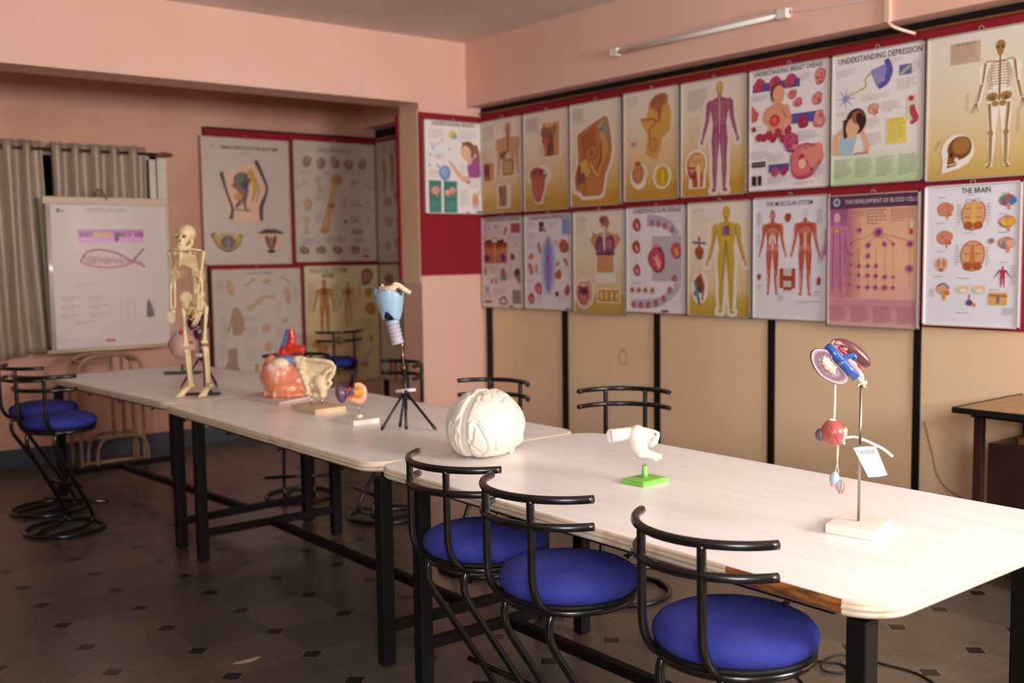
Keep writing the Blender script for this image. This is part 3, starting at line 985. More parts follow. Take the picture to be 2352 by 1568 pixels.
c = rchart('ochre chart with a sectioned nose and throat block above a red tongue', 6.030, 5.526, 2.537, 1.821, OCHRE)
c.rect(.06, .05, .34, .20, '#cfc2bc'); c.para(.08, .06, .32, .19, 6, '#b8a79c')
c.rect(.45, .115, .84, .475, '#e6dacb'); c.rect(.44, .125, .79, .46, '#b86e34')
c.ell(.50, .22, .11, .10, '#8f5a50'); c.ell(.49, .30, .07, .075, '#b0322e'); c.ell(.50, .31, .035, .05, '#d8604c'); c.line([(.48, .15), (.76, .14)], .06, '#d9a866'); c.line([(.50, .19), (.74, .20)], .05, '#a5684e')
c.line([(.62, .24), (.62, .45)], .09, '#6f4a40'); c.line([(.75, .15), (.74, .45)], .10, '#cf8f4a'); c.line([(.57, .33), (.56, .45)], .05, '#5a342c'); c.line([(.70, .14), (.70, .24)], .03, '#7c3e2a')
c.poly([(.36, .36), (.47, .36), (.47, .47), (.40, .46)], '#d4c0a4')
c.ell(.35, .65, .27, .17, '#e2d5c4', irr=.06); c.line([(.35, .65), (.33, .93)], [.42, .16], '#e2d5c4')
c.ell(.32, .63, .20, .10, '#a5443c', irr=.1, seed=4); c.line([(.32, .62), (.32, .78), (.32, .915)], [.36, .28, .10], '#b0503e', 3); c.ell(.24, .61, .07, .04, '#7c2a2a'); c.ell(.40, .61, .07, .04, '#7c2a2a'); c.line([(.32, .64), (.32, .88)], .012, '#7f302c')
for i in range(6): c.line([(.20 + i * .045, .70), (.24 + i * .03, .86)], .01, '#c87060')
c.line([(.44, .62), (.54, .615)], .03, '#e8dfc8')
c.para(.72, .72, .84, .84, 6, '#c0a070')
c.done()
c = rchart('ochre chart showing one large sectioned male pelvis', 5.513, 5.005, 2.541, 1.829, OCHRE)
c.rect(.05, .05, .28, .19, '#d2c4b4'); c.para(.06, .06, .26, .18, 6, '#bfae9c')
out = [(.14, .30), (.40, .22), (.68, .155), (.74, .16), (.80, .30), (.83, .46), (.80, .58), (.70, .70), (.65, .86), (.60, .90), (.26, .90), (.20, .86), (.10, .83), (.08, .70), (.16, .58)]
cx_, cy_ = .44, .55
c.poly([(cx_ + (a - cx_) * 1.16, cy_ + (b - cy_) * 1.1) for a, b in out], '#e4d8c8')
c.poly(out, '#b8743c')
c.poly([(.20, .32), (.50, .24), (.52, .44), (.24, .56)], '#a85a34')
c.poly([(.56, .22), (.72, .18), (.76, .36), (.70, .46), (.58, .36)], '#8a8a80')
for i in range(6): c.ell(.60 + i * .022, .24 + i * .035, .045, .03, ['#a4a298', '#7c7a74'][i % 2])
c.organ(.44, .49, .12, .09, '#c48a44', '#8a4a2c', 6); c.ell(.44, .49, .07, .055, '#b0603a')
c.line([(.62, .30), (.70, .44), (.64, .56), (.56, .68)], [.08, .11, .08, .04], '#c8944a', 3); c.line([(.60, .40), (.62, .55), (.52, .66)], .03, '#7a4a24', 3)
c.poly([(.20, .58), (.32, .54), (.40, .66), (.36, .72), (.22, .68)], '#cfa850'); c.line([(.18, .60), (.16, .78)], .07, '#8c3a30'); c.ell(.25, .72, .05, .08, '#7a4a40'); c.line([(.40, .58), (.50, .68), (.58, .72)], .025, '#d8b060', 3)
c.line([(.28, .70), (.30, .88)], .02, '#a0522c'); c.ell(.48, .80, .16, .10, '#c07a48'); c.line([(.56, .24), (.68, .19)], .02, '#d8a860')
c.done()
c = rchart('ochre chart with an orange bladder and two small round cross-sections', 4.980, 4.489, 2.552, 1.841, OCHRE)
c.para(.04, .05, .28, .15, 5, '#c4b09a')
c.poly([(.46, .16), (.76, .06), (.86, .22), (.84, .38), (.70, .46), (.66, .58), (.58, .64), (.40, .58), (.44, .40), (.30, .27), (.42, .25)], '#d09a48')
c.ell(.64, .12, .17, .10, '#b36e34', .25, irr=.05); c.ell(.63, .11, .13, .07, '#a05c30', .25); c.line([(.64, .17), (.66, .24), (.62, .30)], [.12, .05, .03], '#9a5a30', 3)
c.line([(.32, .26), (.55, .27), (.60, .30)], .035, '#b06a34'); c.ell(.54, .50, .08, .10, '#b8743a'); c.ell(.54, .50, .055, .075, '#c98a48'); c.line([(.60, .30), (.48, .36), (.48, .46)], .015, '#8c5a2c', 3)
c.rect(.12, .455, .24, .467, '#c04a44'); c.rect(.12, .478, .24, .49, '#5a6a90')
c.ell(.28, .77, .16, .18, '#e6dccb', irr=.04); c.ell(.26, .75, .11, .135, '#b4703c', irr=.04); c.ell(.26, .74, .08, .11, '#c0804a'); c.ell(.26, .655, .06, .03, '#a8543a'); c.line([(.38, .68), (.42, .84)], .012, '#b8935c')
c.ell(.70, .79, .165, .165, '#e6dccb'); c.ell(.70, .79, .125, .14, '#d2a81c'); c.line([(.66, .72), (.64, .85)], .022, '#b08a10'); c.line([(.72, .72), (.72, .86)], .02, '#e0c050'); c.line([(.70, .72), (.76, .74), (.76, .84)], .015, '#a87c10', 3)
c.done()
c = rchart('ochre nervous system chart with a purple standing figure and a sectioned head', 4.475, 3.959, 2.550, 1.843, OCHRE)
c.rect(.10, .07, .40, .26, '#d0c4bc'); c.para(.11, .08, .39, .25, 9, '#bfb0a4'); c.para(.12, .32, .32, .50, 8, '#d0bd9c')
pt, H = c.body(.60, .03, .985, '#9c4a72', '#e3d6c6', arms=.12, width=.92, head='#c89a4c')
for sg in (-1, 1):
    for i in range(7): c.strip([pt(0, .18 + .03 * i), pt(sg * .07, .205 + .03 * i)], .0022, '#d9a4b8')
    for i in range(4): c.strip([pt(sg * .04, .46), pt(sg * (.035 + .012 * i), .94)], .0018, '#c890ac')
    c.strip([pt(sg * .09, .18), pt(sg * .20, .50)], .0022, '#d4a0b8')
c.strip([pt(0, .06), pt(0, .47)], .005, '#e6c2a0')
c.ell(.60, .07, .03, .03, '#d8b04c')
c.sag_head(.24, .72, .15)
c.done()
c = rchart('white breast disease chart crowded with red drawings and blue bands', 3.943, 3.393, 2.549, 1.850, '#ece4e4')
c.text('UNDERSTANDING BREAST DISEASE', .48, .055, .86)
c.rect(.04, .115, .64, .185, '#4f4f96')
for u in (.12, .32, .52): c.organ(u, .13, .075, .07, '#c04a6c', '#8c2a50', int(u * 50), rot=.4); c.line([(u - .06, .17), (u + .08, .10)], .03, '#b83a5a')
for u, v, r in ((.88, .13, .07), (.85, .30, .06), (.86, .46, .07)): c.organ(u, v, r, r * 1.15, '#dc8c84', '#b8505a', int(v * 90), hot='#b02a40')
c.rect(.52, .395, .92, .475, '#4f4f96')
c.organ(.68, .47, .07, .065, '#a83050', '#7a1c3a', 4); c.organ(.88, .46, .065, .09, '#e0948c', '#c0606a', 9)
for u, v in ((.55, .24), (.62, .31)): c.organ(u, v, .055, .05, '#d9727c', '#b04a58', int(u * 30))
c.ell(.36, .215, .09, .10, '#6b3428'); c.ell(.38, .225, .075, .095, '#e2a283'); c.line([(.37, .27), (.36, .32)], .09, '#dd9c7c')
c.line([(.36, .30), (.36, .34), (.36, .42), (.35, .50), (.36, .58)], [.12, .27, .26, .20, .22], '#dc9878', 4)
c.line([(.46, .32), (.52, .44), (.47, .56)], [.07, .06, .04], '#dc9878', 3); c.line([(.25, .33), (.20, .40), (.24, .45)], [.06, .05, .05], '#d8946f', 3)
c.ell(.33, .43, .068, .062, '#c8343e'); c.ell(.33, .43, .035, .03, '#e0616a'); c.line([(.42, .34), (.48, .42)], .01, '#8c3a3a')
c.poly([(.03, .28), (.13, .36), (.10, .42), (.03, .43)], '#d0555a')
for i in range(7): c.organ(.13 + i * .062, .555 + .006 * i * (1 if i % 2 else -1), .045, .045, '#b8344c', '#7c1c3c', i)
c.organ(.54, .62, .09, .11, '#c04a78', '#8c2a5a', 5); c.line([(.56, .66), (.70, .67), (.90, .68)], [.05, .06, .09], '#d98c7c', 3)
c.organ(.72, .78, .20, .18, '#d9707a', '#b8485a', 3, hot='#a82848'); c.ell(.68, .80, .045, .05, '#efc0a4'); c.poly([(.66, .69), (.92, .66), (.94, .76), (.80, .84)], '#dc8a7c')
c.rect(.26, .785, .52, .85, '#4f4f96'); c.ell(.34, .85, .05, .05, '#b8486a'); c.ell(.45, .85, .045, .045, '#a83058')
c.rect(.04, .755, .22, .80, '#26201f'); c.rect(.04, .87, .10, .95, '#26201f'); c.rect(.12, .87, .17, .95, '#26201f')
for i in range(4): c.ell(.07 + .04 * i, .777, .012, .014, '#8c8480')
for b in ((.03, .21, .25, .27), (.66, .09, .80, .15), (.62, .54, .90, .62), (.03, .67, .30, .74), (.26, .70, .48, .77), (.26, .89, .56, .95), (.58, .94, .90, .975), (.82, .82, .96, .92), (.08, .46, .18, .50)): c.para(*b, max(2, int((b[3] - b[1]) / .013)))
c.poly([(.03, .47), (.08, .46), (.10, .50), (.05, .51)], '#a03040')
c.done()
c = rchart('white depression chart with a girl in a pale blue top holding her head', 3.385, 2.843, 2.550, 1.850, [(0, '#ece4e6'), (.7, '#e9e3df'), (.86, '#cfdcbb'), (1, '#b4cc9c')])
c.text('UNDERSTANDING DEPRESSION', .52, .075, .90)
c.para(.05, .12, .28, .18, 4); c.para(.60, .09, .82, .13, 3)
c.ell(.16, .34, .035, .035, '#6b78b4', irr=.3, seed=3)
for q in range(8):
    a = q * .8
    c.line([(.16, .34), (.16 + .11 * cos(a), .34 + .085 * sin(a))], [.018, .004], '#8f9cc8')
c.line([(.18, .33), (.28, .30), (.38, .27), (.38, .21), (.45, .17)], [.008, .014, .02, .018, .03], '#b8b860', 4)
c.poly([(.43, .155), (.60, .12), (.64, .20), (.60, .27), (.50, .28), (.46, .21)], '#8c8cc4')
c.line([(.60, .09), (.64, .17), (.60, .25), (.52, .29)], [.05, .07, .07, .04], '#5a58a4', 4)
for i in range(4): c.ell(.48 + i * .03, .20 + .012 * i, .02, .02, '#a890b8')
c.rect(.74, .15, .87, .225, '#6464ac'); c.line([(.75, .22), (.86, .16)], .03, '#a8b868'); c.para(.88, .13, .96, .22, 5)
c.para(.34, .33, .66, .38, 4); c.para(.72, .25, .95, .33, 5); c.para(.06, .44, .26, .47, 2); c.brain(.47, .44, .065, '#dba088'); c.para(.56, .40, .78, .48, 5); c.para(.38, .51, .56, .58, 5); c.para(.38, .62, .58, .72, 6)
c.rect(.83, .375, .925, .45, '#e8c4b4'); c.ell(.87, .40, .03, .025, '#b03a44'); c.rect(.83, .43, .925, .55, '#c8d8b0'); c.line([(.88, .45), (.89, .50), (.92, .55), (.87, .58)], [.05, .07, .06, .03], '#b8404c', 4)
c.rect(.62, .525, .83, .715, '#e8d468'); c.para(.64, .535, .81, .70, 10, '#c4b048')
# girl
c.poly([(.06, .76), (.10, .64), (.20, .61), (.30, .63), (.27, .70), (.24, .77)], '#a9c4cc')
c.line([(.06, .60), (.05, .68), (.05, .76)], [.06, .07, .06], '#e3ae88', 3); c.line([(.08, .60), (.18, .60), (.28, .62)], [.05, .09, .06], '#e3ae88', 3)
c.line([(.40, .77), (.41, .70), (.35, .60), (.31, .55)], [.045, .055, .05, .04], '#e3ae88', 3)
c.line([(.18, .50), (.17, .58), (.16, .64)], [.08, .07, .03], '#3a221c', 3); c.ell(.28, .52, .115, .13, '#3a221c', -.3); c.ell(.245, .56, .075, .10, '#e3ae88', -.3); c.ell(.30, .49, .07, .065, '#a0604c'); c.ell(.33, .51, .045, .075, '#2c1a16', .3)
c.line([(.26, .765), (.42, .76)], .02, '#b88464')
for u in (.04, .28, .52, .76): c.para(u, .80, u + .2, .95, 9, '#a0b088')
c.done()
c = rchart('large pale ochre chart with a full skeleton and a brown skull, at the right edge', 2.833, 2.285, 2.548, 1.840, [(0, '#e6dcd0'), (.5, '#e0d0b0'), (.8, '#d8bc80'), (1, '#c4a050')])
c.rect(.22, .065, .50, .21, '#c8ac94'); c.para(.24, .08, .48, .20, 7, '#b4947c'); c.text('THE SKELETON', .36, .085, .2, '#9c7c64')
c.skeleton(.68, .085, .945, '#a27c40', '#efe8dc')
c.ell(.31, .80, .155, .15, '#efe8dc', .3); c.poly([(.18, .80), (.28, .76), (.34, .92), (.16, .95)], '#efe8dc')
c.ell(.33, .78, .115, .105, '#7c4c20', .25, irr=.05); c.ell(.345, .765, .085, .075, '#a4723a', .25); c.poly([(.22, .82), (.31, .82), (.30, .90), (.21, .915)], '#8a5a2a'); c.ell(.25, .825, .025, .022, '#4a2c12'); c.ell(.30, .86, .02, .02, '#e8dcc8'); c.line([(.22, .895), (.30, .885)], .012, '#e0cc9c')
for v in range(8): c.ell(.955, .08 + v * .022, .012, .012, '#d8ccb8'); c.ell(.86, .56 + v * .02, .011, .011, '#cdb68a')
for v in range(6): c.ell(.40, .42 + v * .02, .010, .010, '#cfbf9c'); c.ell(.10 + .01 * v, .78 - v * .012, .010, .010, '#c8ac74')
c.done()

# --- lower row on the right wall
c = rchart('white allergies chart with a skin block and insects, first of the lower row', 6.562, 6.048, 1.797, 1.095, '#e2d6d6')
c.text('UNDERSTANDING ALLERGIES', .5, .05, .82)
c.para(.06, .08, .26, .16, 6); c.para(.30, .08, .50, .13, 4); c.ell(.36, .11, .03, .022, '#b09868', .6); c.line([(.60, .12), (.55, .20)], .05, '#a87a4a'); c.rect(.71, .08, .93, .18, '#a85c48')
c.rect(.05, .29, .62, .51, '#c88a5c'); c.rect(.05, .28, .62, .34, '#a84a30')
for u in (.16, .46): c.ell(u, .27, .09, .022, '#3a2a24'); c.line([(u - .06, .255), (u - .16, .22)], .03, '#e0a860'); c.ell(u + .05, .255, .03, .02, '#5a4438')
c.rect(.05, .42, .62, .51, '#c07a6c'); c.ell(.12, .45, .07, .06, '#7a3a60'); c.ell(.52, .45, .05, .07, '#5a3a78', .4); c.rect(.30, .30, .34, .50, '#d8a878')
for b in ((.66, .20, .92, .27), (.64, .30, .74, .40), (.66, .53, .74, .58), (.18, .55, .42, .61), (.30, .64, .48, .74), (.05, .74, .14, .80), (.28, .78, .62, .86), (.62, .60, .80, .68)): c.para(*b, max(3, int((b[3] - b[1]) / .014)))
c.line([(.86, .26), (.80, .34)], .025, '#c8b0a8'); c.organ(.75, .44, .05, .05, '#8a4a30', '#5c2c1c', 7)
c.line([(.08, .55), (.08, .65)], .05, '#c88a50'); c.line([(.24, .68), (.23, .73)], .04, '#a0603c'); c.line([(.34, .68), (.34, .73)], .04, '#a0603c')
c.ell(.52, .60, .06, .05, '#b88060'); c.rect(.46, .62, .60, .70, '#6a8a88'); c.line([(.52, .57), (.53, .66)], .06, '#a06048')
c.ell(.86, .62, .07, .08, '#4a3024'); c.line([(.86, .64), (.92, .72)], [.10, .06], '#a06448')
c.ell(.12, .80, .05, .04, '#78a0c8'); c.line([(.10, .82), (.06, .90)], .025, '#c88a6c'); c.line([(.14, .82), (.20, .90)], .025, '#c88a6c'); c.ell(.14, .935, .10, .022, '#8a5838')
c.line([(.42, .93), (.48, .89), (.54, .885), (.62, .93)], .03, '#6a4a48', 3); c.line([(.42, .95), (.62, .95)], .03, '#c05060'); c.rect(.74, .80, .93, .945, '#857d72'); c.rect(.66, .97, .76, .985, '#4a4444')
c.done()
c = rchart('white hypertension chart with a tall blue glowing figure in its middle', 6.033, 5.502, 1.797, 1.098, '#e6dcde')
c.text('UNDERSTANDING HYPERTENSION', .52, .055, .84)
for b in ((.05, .08, .26, .14), (.05, .20, .24, .27), (.52, .08, .70, .16), (.05, .33, .22, .36), (.06, .68, .20, .72), (.26, .82, .38, .92), (.72, .84, .94, .92), (.72, .56, .92, .58)): c.para(*b, max(3, int((b[3] - b[1]) / .014)))
c.rect(.32, .08, .42, .18, '#2c2c30'); c.line([(.36, .14), (.46, .18)], .04, '#b87a5c'); c.rect(.80, .06, .96, .225, '#8fa0d0'); c.para(.81, .07, .95, .21, 10, '#6c80b8')
for i in range(10):
    f = i / 9
    c.ell(.51, .53, .17 - .10 * f, .42 - .10 * f, ['#d4d2de', '#cacce0', '#c0c6e0', '#b8c0e0', '#b0bae0', '#a8b4de', '#a0aedc', '#9aa8da', '#94a4d8', '#8e9fd6'][i])
c.body(.51, .24, .85, '#7890cc', None, arms=.02, width=.55)
c.line([(.51, .28), (.51, .80)], .018, '#c02a48'); c.organ(.50, .47, .03, .04, '#c8304c', '#a02038', 1); c.line([(.46, .52), (.46, .70)], .01, '#b04870'); c.line([(.56, .52), (.56, .70)], .01, '#b04870')
for u, v, rx, ry, rot in ((.32, .35, .03, .08, .3), (.14, .44, .05, .04, .3), (.13, .57, .04, .08, .4), (.26, .57, .02, .07, .1), (.88, .50, .03, .06, .5), (.71, .52, .04, .025, .7)): c.ell(u, v, rx, ry, '#b84038', rot, irr=.1, seed=int(u * 90)); c.ell(u, v, rx * .5, ry * .5, '#e09a70', rot)
c.organ(.84, .34, .10, .09, '#b85a3c', '#8a3424', 4); c.line([(.66, .31), (.72, .31)], .08, '#e2b49a'); c.organ(.72, .63, .07, .065, '#c8703c', '#9a4420', 6); c.organ(.90, .79, .05, .07, '#b8503c', '#8a3428', 8); c.ell(.69, .83, .04, .04, '#8a2c34')
c.heart(.30, .78, .085, 1); c.heart(.14, .89, .08, 0)
c.rect(.86, .975, .96, .99, '#4a4444')
c.done()
c = rchart('ochre respiratory chart with a torso showing purple lungs and an open mouth', 5.488, 4.967, 1.799, 1.089, OCHRE2)
c.para(.05, .06, .32, .14, 4, '#c2a898'); c.para(.05, .14, .28, .24, 6, '#d0b8a4')
c.body(.62, .05, 1.15, '#c98c5c', '#e3d8cc', legs=False, arms=-.15, width=1.18, head='#b06a4c')
c.rect(.42, .60, .82, .70, '#e3d8cc')
c.line([(.60, .15), (.60, .26)], .05, '#cfc6c0'); c.ell(.57, .09, .06, .045, '#8c3a54')
c.ell(.52, .34, .085, .13, '#6a3a5c', .15, irr=.08); c.ell(.70, .34, .10, .14, '#744060', -.1, irr=.08); c.ell(.52, .36, .05, .08, '#8a4a6c'); c.ell(.70, .33, .05, .07, '#a8688a'); c.line([(.60, .25), (.61, .38)], .05, '#e0b8a0'); c.line([(.44, .42), (.80, .42)], .03, '#5a2a4c'); c.rect(.47, .46, .76, .60, '#c98c5c')
c.ell(.21, .80, .20, .22, '#e8dccf', irr=.05); c.ell(.21, .80, .165, .20, '#d09a78', irr=.06); c.ell(.19, .80, .11, .16, '#8a2c34'); c.ell(.19, .83, .075, .10, '#c06a74'); c.ell(.19, .72, .08, .03, '#e0b0a0'); c.ell(.20, .79, .06, .05, '#4c1420'); c.line([(.12, .68), (.27, .68)], .03, '#e8e0d0')
c.rect(.46, .755, .90, .89, '#e6dccb'); c.rect(.48, .765, .88, .88, '#c08a2c')
for i in range(4): c.line([(.54 + i * .10, .79), (.54 + i * .10, .86)], [.03, .012], '#efe4cc'); c.ell(.54 + i * .10, .795, .025, .02, '#d8b880')
c.done()
c = rchart('white cardiovascular chart with a grey ring of small hearts around one big heart', 4.960, 4.431, 1.804, 1.110, '#e9e0e2')
c.text('CARDIOVASCULAR DISEASE', .52, .06, .80)
c.line([(.36, .13), (.54, .135), (.72, .18), (.86, .28)], [.15, .13, .12, .10], '#b8aebc', 6); c.rect(.44, .28, .92, .70, '#c0b2ba')
c.line([(.88, .70), (.82, .78), (.68, .85), (.50, .90), (.10, .92)], [.10, .10, .11, .12, .11], '#c0b0c0', 6)
c.heart(.52, .50, .17, 1); c.heart(.84, .42, .10, 2); c.heart(.18, .17, .085, 0); c.heart(.17, .38, .085, 0); c.heart(.18, .60, .075, 1)
for u in (.44, .55, .66, .78): c.ell(u, .155 + (u - .44) ** 2 * .6, .045, .05, '#b090b8'); c.heart(u, .155 + (u - .44) ** 2 * .6, .03, 1)
for u in (.10, .21, .33, .45): c.ell(u, .785, .045, .045, '#d8a894'); c.ell(u, .785, .022, .022, '#7c2c30')
for u, v in ((.12, .925), (.25, .93), (.38, .925), (.51, .905), (.64, .86), (.74, .78), (.82, .67)): c.heart(u, v, .042, 0)
for b in ((.70, .08, .92, .12), (.76, .14, .96, .17), (.08, .71, .36, .73), (.06, .27, .24, .29), (.74, .88, .94, .90)): c.para(*b, 3)
c.rect(.60, .965, .72, .985, '#4a4444')
c.done()
c = rchart('ochre circulatory chart with a yellow standing figure and two vessel studies', 4.420, 3.923, 1.810, 1.107, OCHRE2)
c.para(.06, .06, .28, .10, 3, '#c4b09a'); c.para(.10, .12, .36, .20, 4, '#d4c4b4')
pt, H = c.body(.62, .04, .985, '#c8a63c', '#e8dccb', arms=.12)
c.strip([pt(0, .19), pt(0, .30)], .055, '#6a7088'); c.strip([pt(.01, .18), pt(.02, .29)], .03, '#8a4a60'); c.ell(.62, .32, .07, .04, '#e0b030')
for sg in (-1, 1):
    c.strip([pt(0, .30), pt(sg * .02, .46), pt(sg * .055, .72), pt(sg * .06, .94)], .004, '#5a6a78' if sg < 0 else '#a0483c'); c.strip([pt(sg * .10, .19), pt(sg * .19, .50)], .004, '#5a6a78')
c.strip([pt(0, .10), pt(0, .46)], .005, '#a0483c')
c.ell(.20, .42, .10, .12, '#e8dccb', irr=.08); c.organ(.19, .44, .07, .09, '#a85a30', '#6c3018', 5); c.line([(.08, .35), (.30, .36)], .03, '#4a6a88'); c.line([(.19, .30), (.19, .40)], .04, '#c05040')
c.ell(.20, .75, .14, .21, '#e8dccb', irr=.1); c.organ(.20, .72, .08, .11, '#7c4a30', '#4c2c20', 9); c.line([(.12, .68), (.16, .80), (.20, .90)], .04, '#4a7088', 3); c.line([(.20, .62), (.26, .72), (.24, .86)], .03, '#b84a3c', 3); c.ell(.14, .80, .05, .04, '#5a88a8')
c.done()
def muscles(c, pt, back):
    for sg in (-1, 1):
        c.strip([pt(sg * .02, .19), pt(sg * .10, .20), pt(sg * .10, .26)], [.02, .03, .015], '#b84432')
        c.strip([pt(sg * .115, .18), pt(sg * .135, .30)], [.02, .016], '#c25a40')
        c.strip([pt(sg * .03, .30), pt(sg * .05, .40)], .012, '#e9dcd4' if not back else '#c25a40')
        c.strip([pt(sg * .06, .27), pt(sg * .07, .42)], .010, '#a83a2c')
        for j in (-1, 0, 1): c.strip([pt(sg * (.052 + j * .02), .48), pt(sg * (.055 + j * .012), .70)], [.007, .009, ][::1], ['#b23c2e', '#cf6a50', '#a8352a'][j + 1])
        c.strip([pt(sg * .052, .74), pt(sg * .058, .90)], [.016, .006], '#bc4a38'); c.strip([pt(sg * .075, .75), pt(sg * .066, .88)], [.008, .004], '#e6d6cc')
        c.strip([pt(sg * .15, .36), pt(sg * .19, .50)], [.012, .006], '#c4604a')
    c.strip([pt(0, .28), pt(0, .46)], .008, '#eadfd8'); c.strip([pt(0, .11), pt(0, .20)], .012, '#b84a38')
c = rchart('white muscular system chart with two red standing figures', 3.911, 3.395, 1.814, 1.107, '#e4e0e8')
c.text('THE MUSCULAR SYSTEM', .49, .075, .62)
for u, bk in ((.27, 0), (.71, 1)):
    pt, H = c.body(u, .10, .81, '#c97a66', None, width=.9, arms=.10, head='#c08070' if not bk else '#d8d0d0')
    muscles(c, pt, bk)
c.organ(.48, .17, .045, .05, '#b84a38', '#8a2c24', 2)
for u in (.40, .56): c.line([(u - .02, .62), (u + .02, .62)], .06, '#b04434'); c.line([(u, .58), (u, .74)], .05, '#b04434')
c.line([(.48, .58), (.48, .77)], .10, '#cfc0b4'); c.rect(.42, .64, .55, .68, '#a83c30'); c.rect(.43, .73, .54, .755, '#a83c30')
c.organ(.09, .65, .03, .035, '#b84a38', '#8a2c24', 2); c.organ(.89, .68, .03, .045, '#b84a38', '#8a2c24', 3)
for b in ((.06, .12, .13, .24), (.86, .12, .93, .24), (.06, .30, .11, .40), (.88, .44, .94, .54), (.36, .80, .44, .86), (.62, .84, .92, .86), (.06, .72, .14, .76), (.84, .76, .93, .80)): c.para(*b, max(2, int((b[3] - b[1]) / .014)), '#a8a4b0')
c.done()
c = rchart('pink and orange blood cells chart with a purple heading band', 3.39, 2.848, 1.80, 1.092, [(0, '#c08a90'), (.18, '#e0b094'), (.5, '#e8b890'), (.78, '#e0aa9a'), (.80, '#c88a94'), (1, '#dca4a4')], dx=.012)
c.rect(0, 0, 1, .105, '#5a3350'); c.ell(.095, .055, .042, .042, '#b8b0d0'); c.ell(.095, .055, .025, .025, '#6a70a8')
c.text('THE DEVELOPMENT OF BLOOD CELLS', .585, .07, .79, '#d8ccd4', .004)
for i in range(8): c.rect(0, .105 + i * .085, .22 - .0 * i, .105 + (i + 1) * .085, ['#9c5a80', '#a46488', '#a8688a', '#ac6c8c', '#b0708c', '#b8788c', '#c08088', '#c88884'][i])
for i in range(6): c.rect(.22 + .025 * i, .105, .25 + .025 * i, .78, ['#b47484', '#bc7c84', '#c48684', '#cc9082', '#d49880', '#da9e7e'][i])
pt, H = c.body(.10, .13, .80, '#c07ca0', None, arms=.10, width=.95, head='#dca8b8')
for sg in (-1, 1):
    c.strip([pt(sg * .04, .18), pt(sg * .05, .40), pt(sg * .055, .70), pt(sg * .06, .9)], .006, '#a03c68'); c.strip([pt(sg * .11, .19), pt(sg * .16, .48)], .006, '#b05a80')
c.ell(.10, .27, .03, .02, '#e0a050')
for b in ((.22, .125, .46, .18), (.44, .12, .66, .24), (.70, .125, .96, .22)): c.para(*b, 5, '#b88064')
cells = [(.57, .29, .052), (.36, .27, .03), (.27, .37, .02), (.46, .385, .032), (.64, .38, .028), (.73, .38, .022), (.91, .38, .038), (.27, .45, .02), (.46, .465, .03), (.36, .54, .026), (.46, .54, .026), (.55, .54, .026), (.27, .53, .018), (.36, .61, .026), (.46, .61, .026), (.55, .615, .026), (.65, .62, .028), (.74, .62, .018), (.26, .60, .018), (.91, .56, .042), (.36, .70, .026), (.46, .70, .026), (.55, .70, .026), (.65, .70, .032), (.74, .70, .022), (.26, .68, .018)]
for q in ((.27, .36), (.46, .37), (.64, .37), (.73, .37), (.91, .36)): c.line([(.57, .29), q], .005, '#a8605c')
for u in (.36, .46, .55, .65, .74, .91): c.line([(u, .40), (u, .69)], .004, '#b87468')
for i, (u, v, r) in enumerate(cells): c.ell(u, v, r, r, '#c8708c', irr=.1, seed=i); c.ell(u, v, r * .6, r * .6, ['#8a3a78', '#7a4690', '#a84068'][i % 3], irr=.12, seed=i + 3)
c.line([(.92, .22), (.92, .31)], .03, '#e0c8c0'); c.line([(.92, .27), (.92, .31)], .035, '#c03a40')
for u in (.03, .28, .53, .79): c.para(u, .84, u + .21, .97, 10, '#b8788c'); 
c.done()
c = rchart('white brain chart with many small brain drawings, lower right corner of the wall', 2.831, 2.338, 1.818, 1.118, '#e5e3ec', frame=mat('white_frame', '#d8d2d0', .4))
c.text('THE BRAIN', .54, .065, .30, spread=.02)
for v in (.17, .37): c.brain(.22, v, .09, '#d68a70')
c.ell(.19, .56, .075, .075, '#e0b49c', irr=.08); c.ell(.16, .555, .02, .045, '#c08868'); c.ell(.22, .555, .02, .045, '#c08868'); c.ell(.19, .60, .03, .02, '#b86a48')
c.ell(.21, .735, .075, .06, '#d8a07c', irr=.05); c.line([(.22, .75), (.23, .82)], [.05, .03], '#d89c50'); c.line([(.15, .72), (.22, .695), (.27, .73)], .015, '#5a60a0', 3); c.ell(.26, .765, .03, .025, '#c87848')
for v, t_ in ((.215, 0), (.50, 1)):
    c.ell(.52, v, .13, .155, '#c07a50', irr=.06, seed=2); c.ell(.52, v, .115, .14, '#dba27a', irr=.06, seed=2)
    for sg in (-1, 1):
        for j in range(5): c.line([(.52 + sg * .03, v - .07 + j * .03), (.52 + sg * .09, v - .075 + j * .03)], .014, ['#d8a84c', '#c07448'][(j + t_) % 2])
    c.line([(.52, v - .08), (.52, v + .09)], [.03, .07], '#e0b850' if not t_ else '#c87c48'); c.ell(.47, v + .075, .05, .04, '#b05a34'); c.ell(.57, v + .075, .05, .04, '#b05a34')
    if not t_: c.ell(.47, v - .10, .03, .025, '#c8cce0'); c.ell(.57, v - .10, .03, .025, '#c8cce0')
for v, cols in ((.125, ('#4c9c6c', '#7c5aa0', '#c84c5c', '#4a7cb8')), (.27, ('#e0a080', '#e8c020', '#d89060', '#e0b040')), (.415, ('#d89878', '#5a90a8', '#d08a68', '#e0b090'))):
    c.ell(.86, v, .085, .06, '#b06a50')
    for j, k_ in enumerate(cols): c.ell(.83 + .025 * j, v - .008 + .012 * (j % 2), .045, .038, k_)
    c.line([(.87, v + .02), (.88, v + .065)], .03, '#d0905c')
c.ell(.71, .40, .035, .03, '#d08a70'); c.ell(.71, .40, .015, .015, '#4a78b0')
c.body(.83, .575, .72, '#b03a5c', None, arms=.25, width=1.2)
for u in (.43, .60): c.ell(u, .735, .065, .045, '#e2c8a0', irr=.15); c.ell(u, .745, .03, .02, '#f0e6d8')
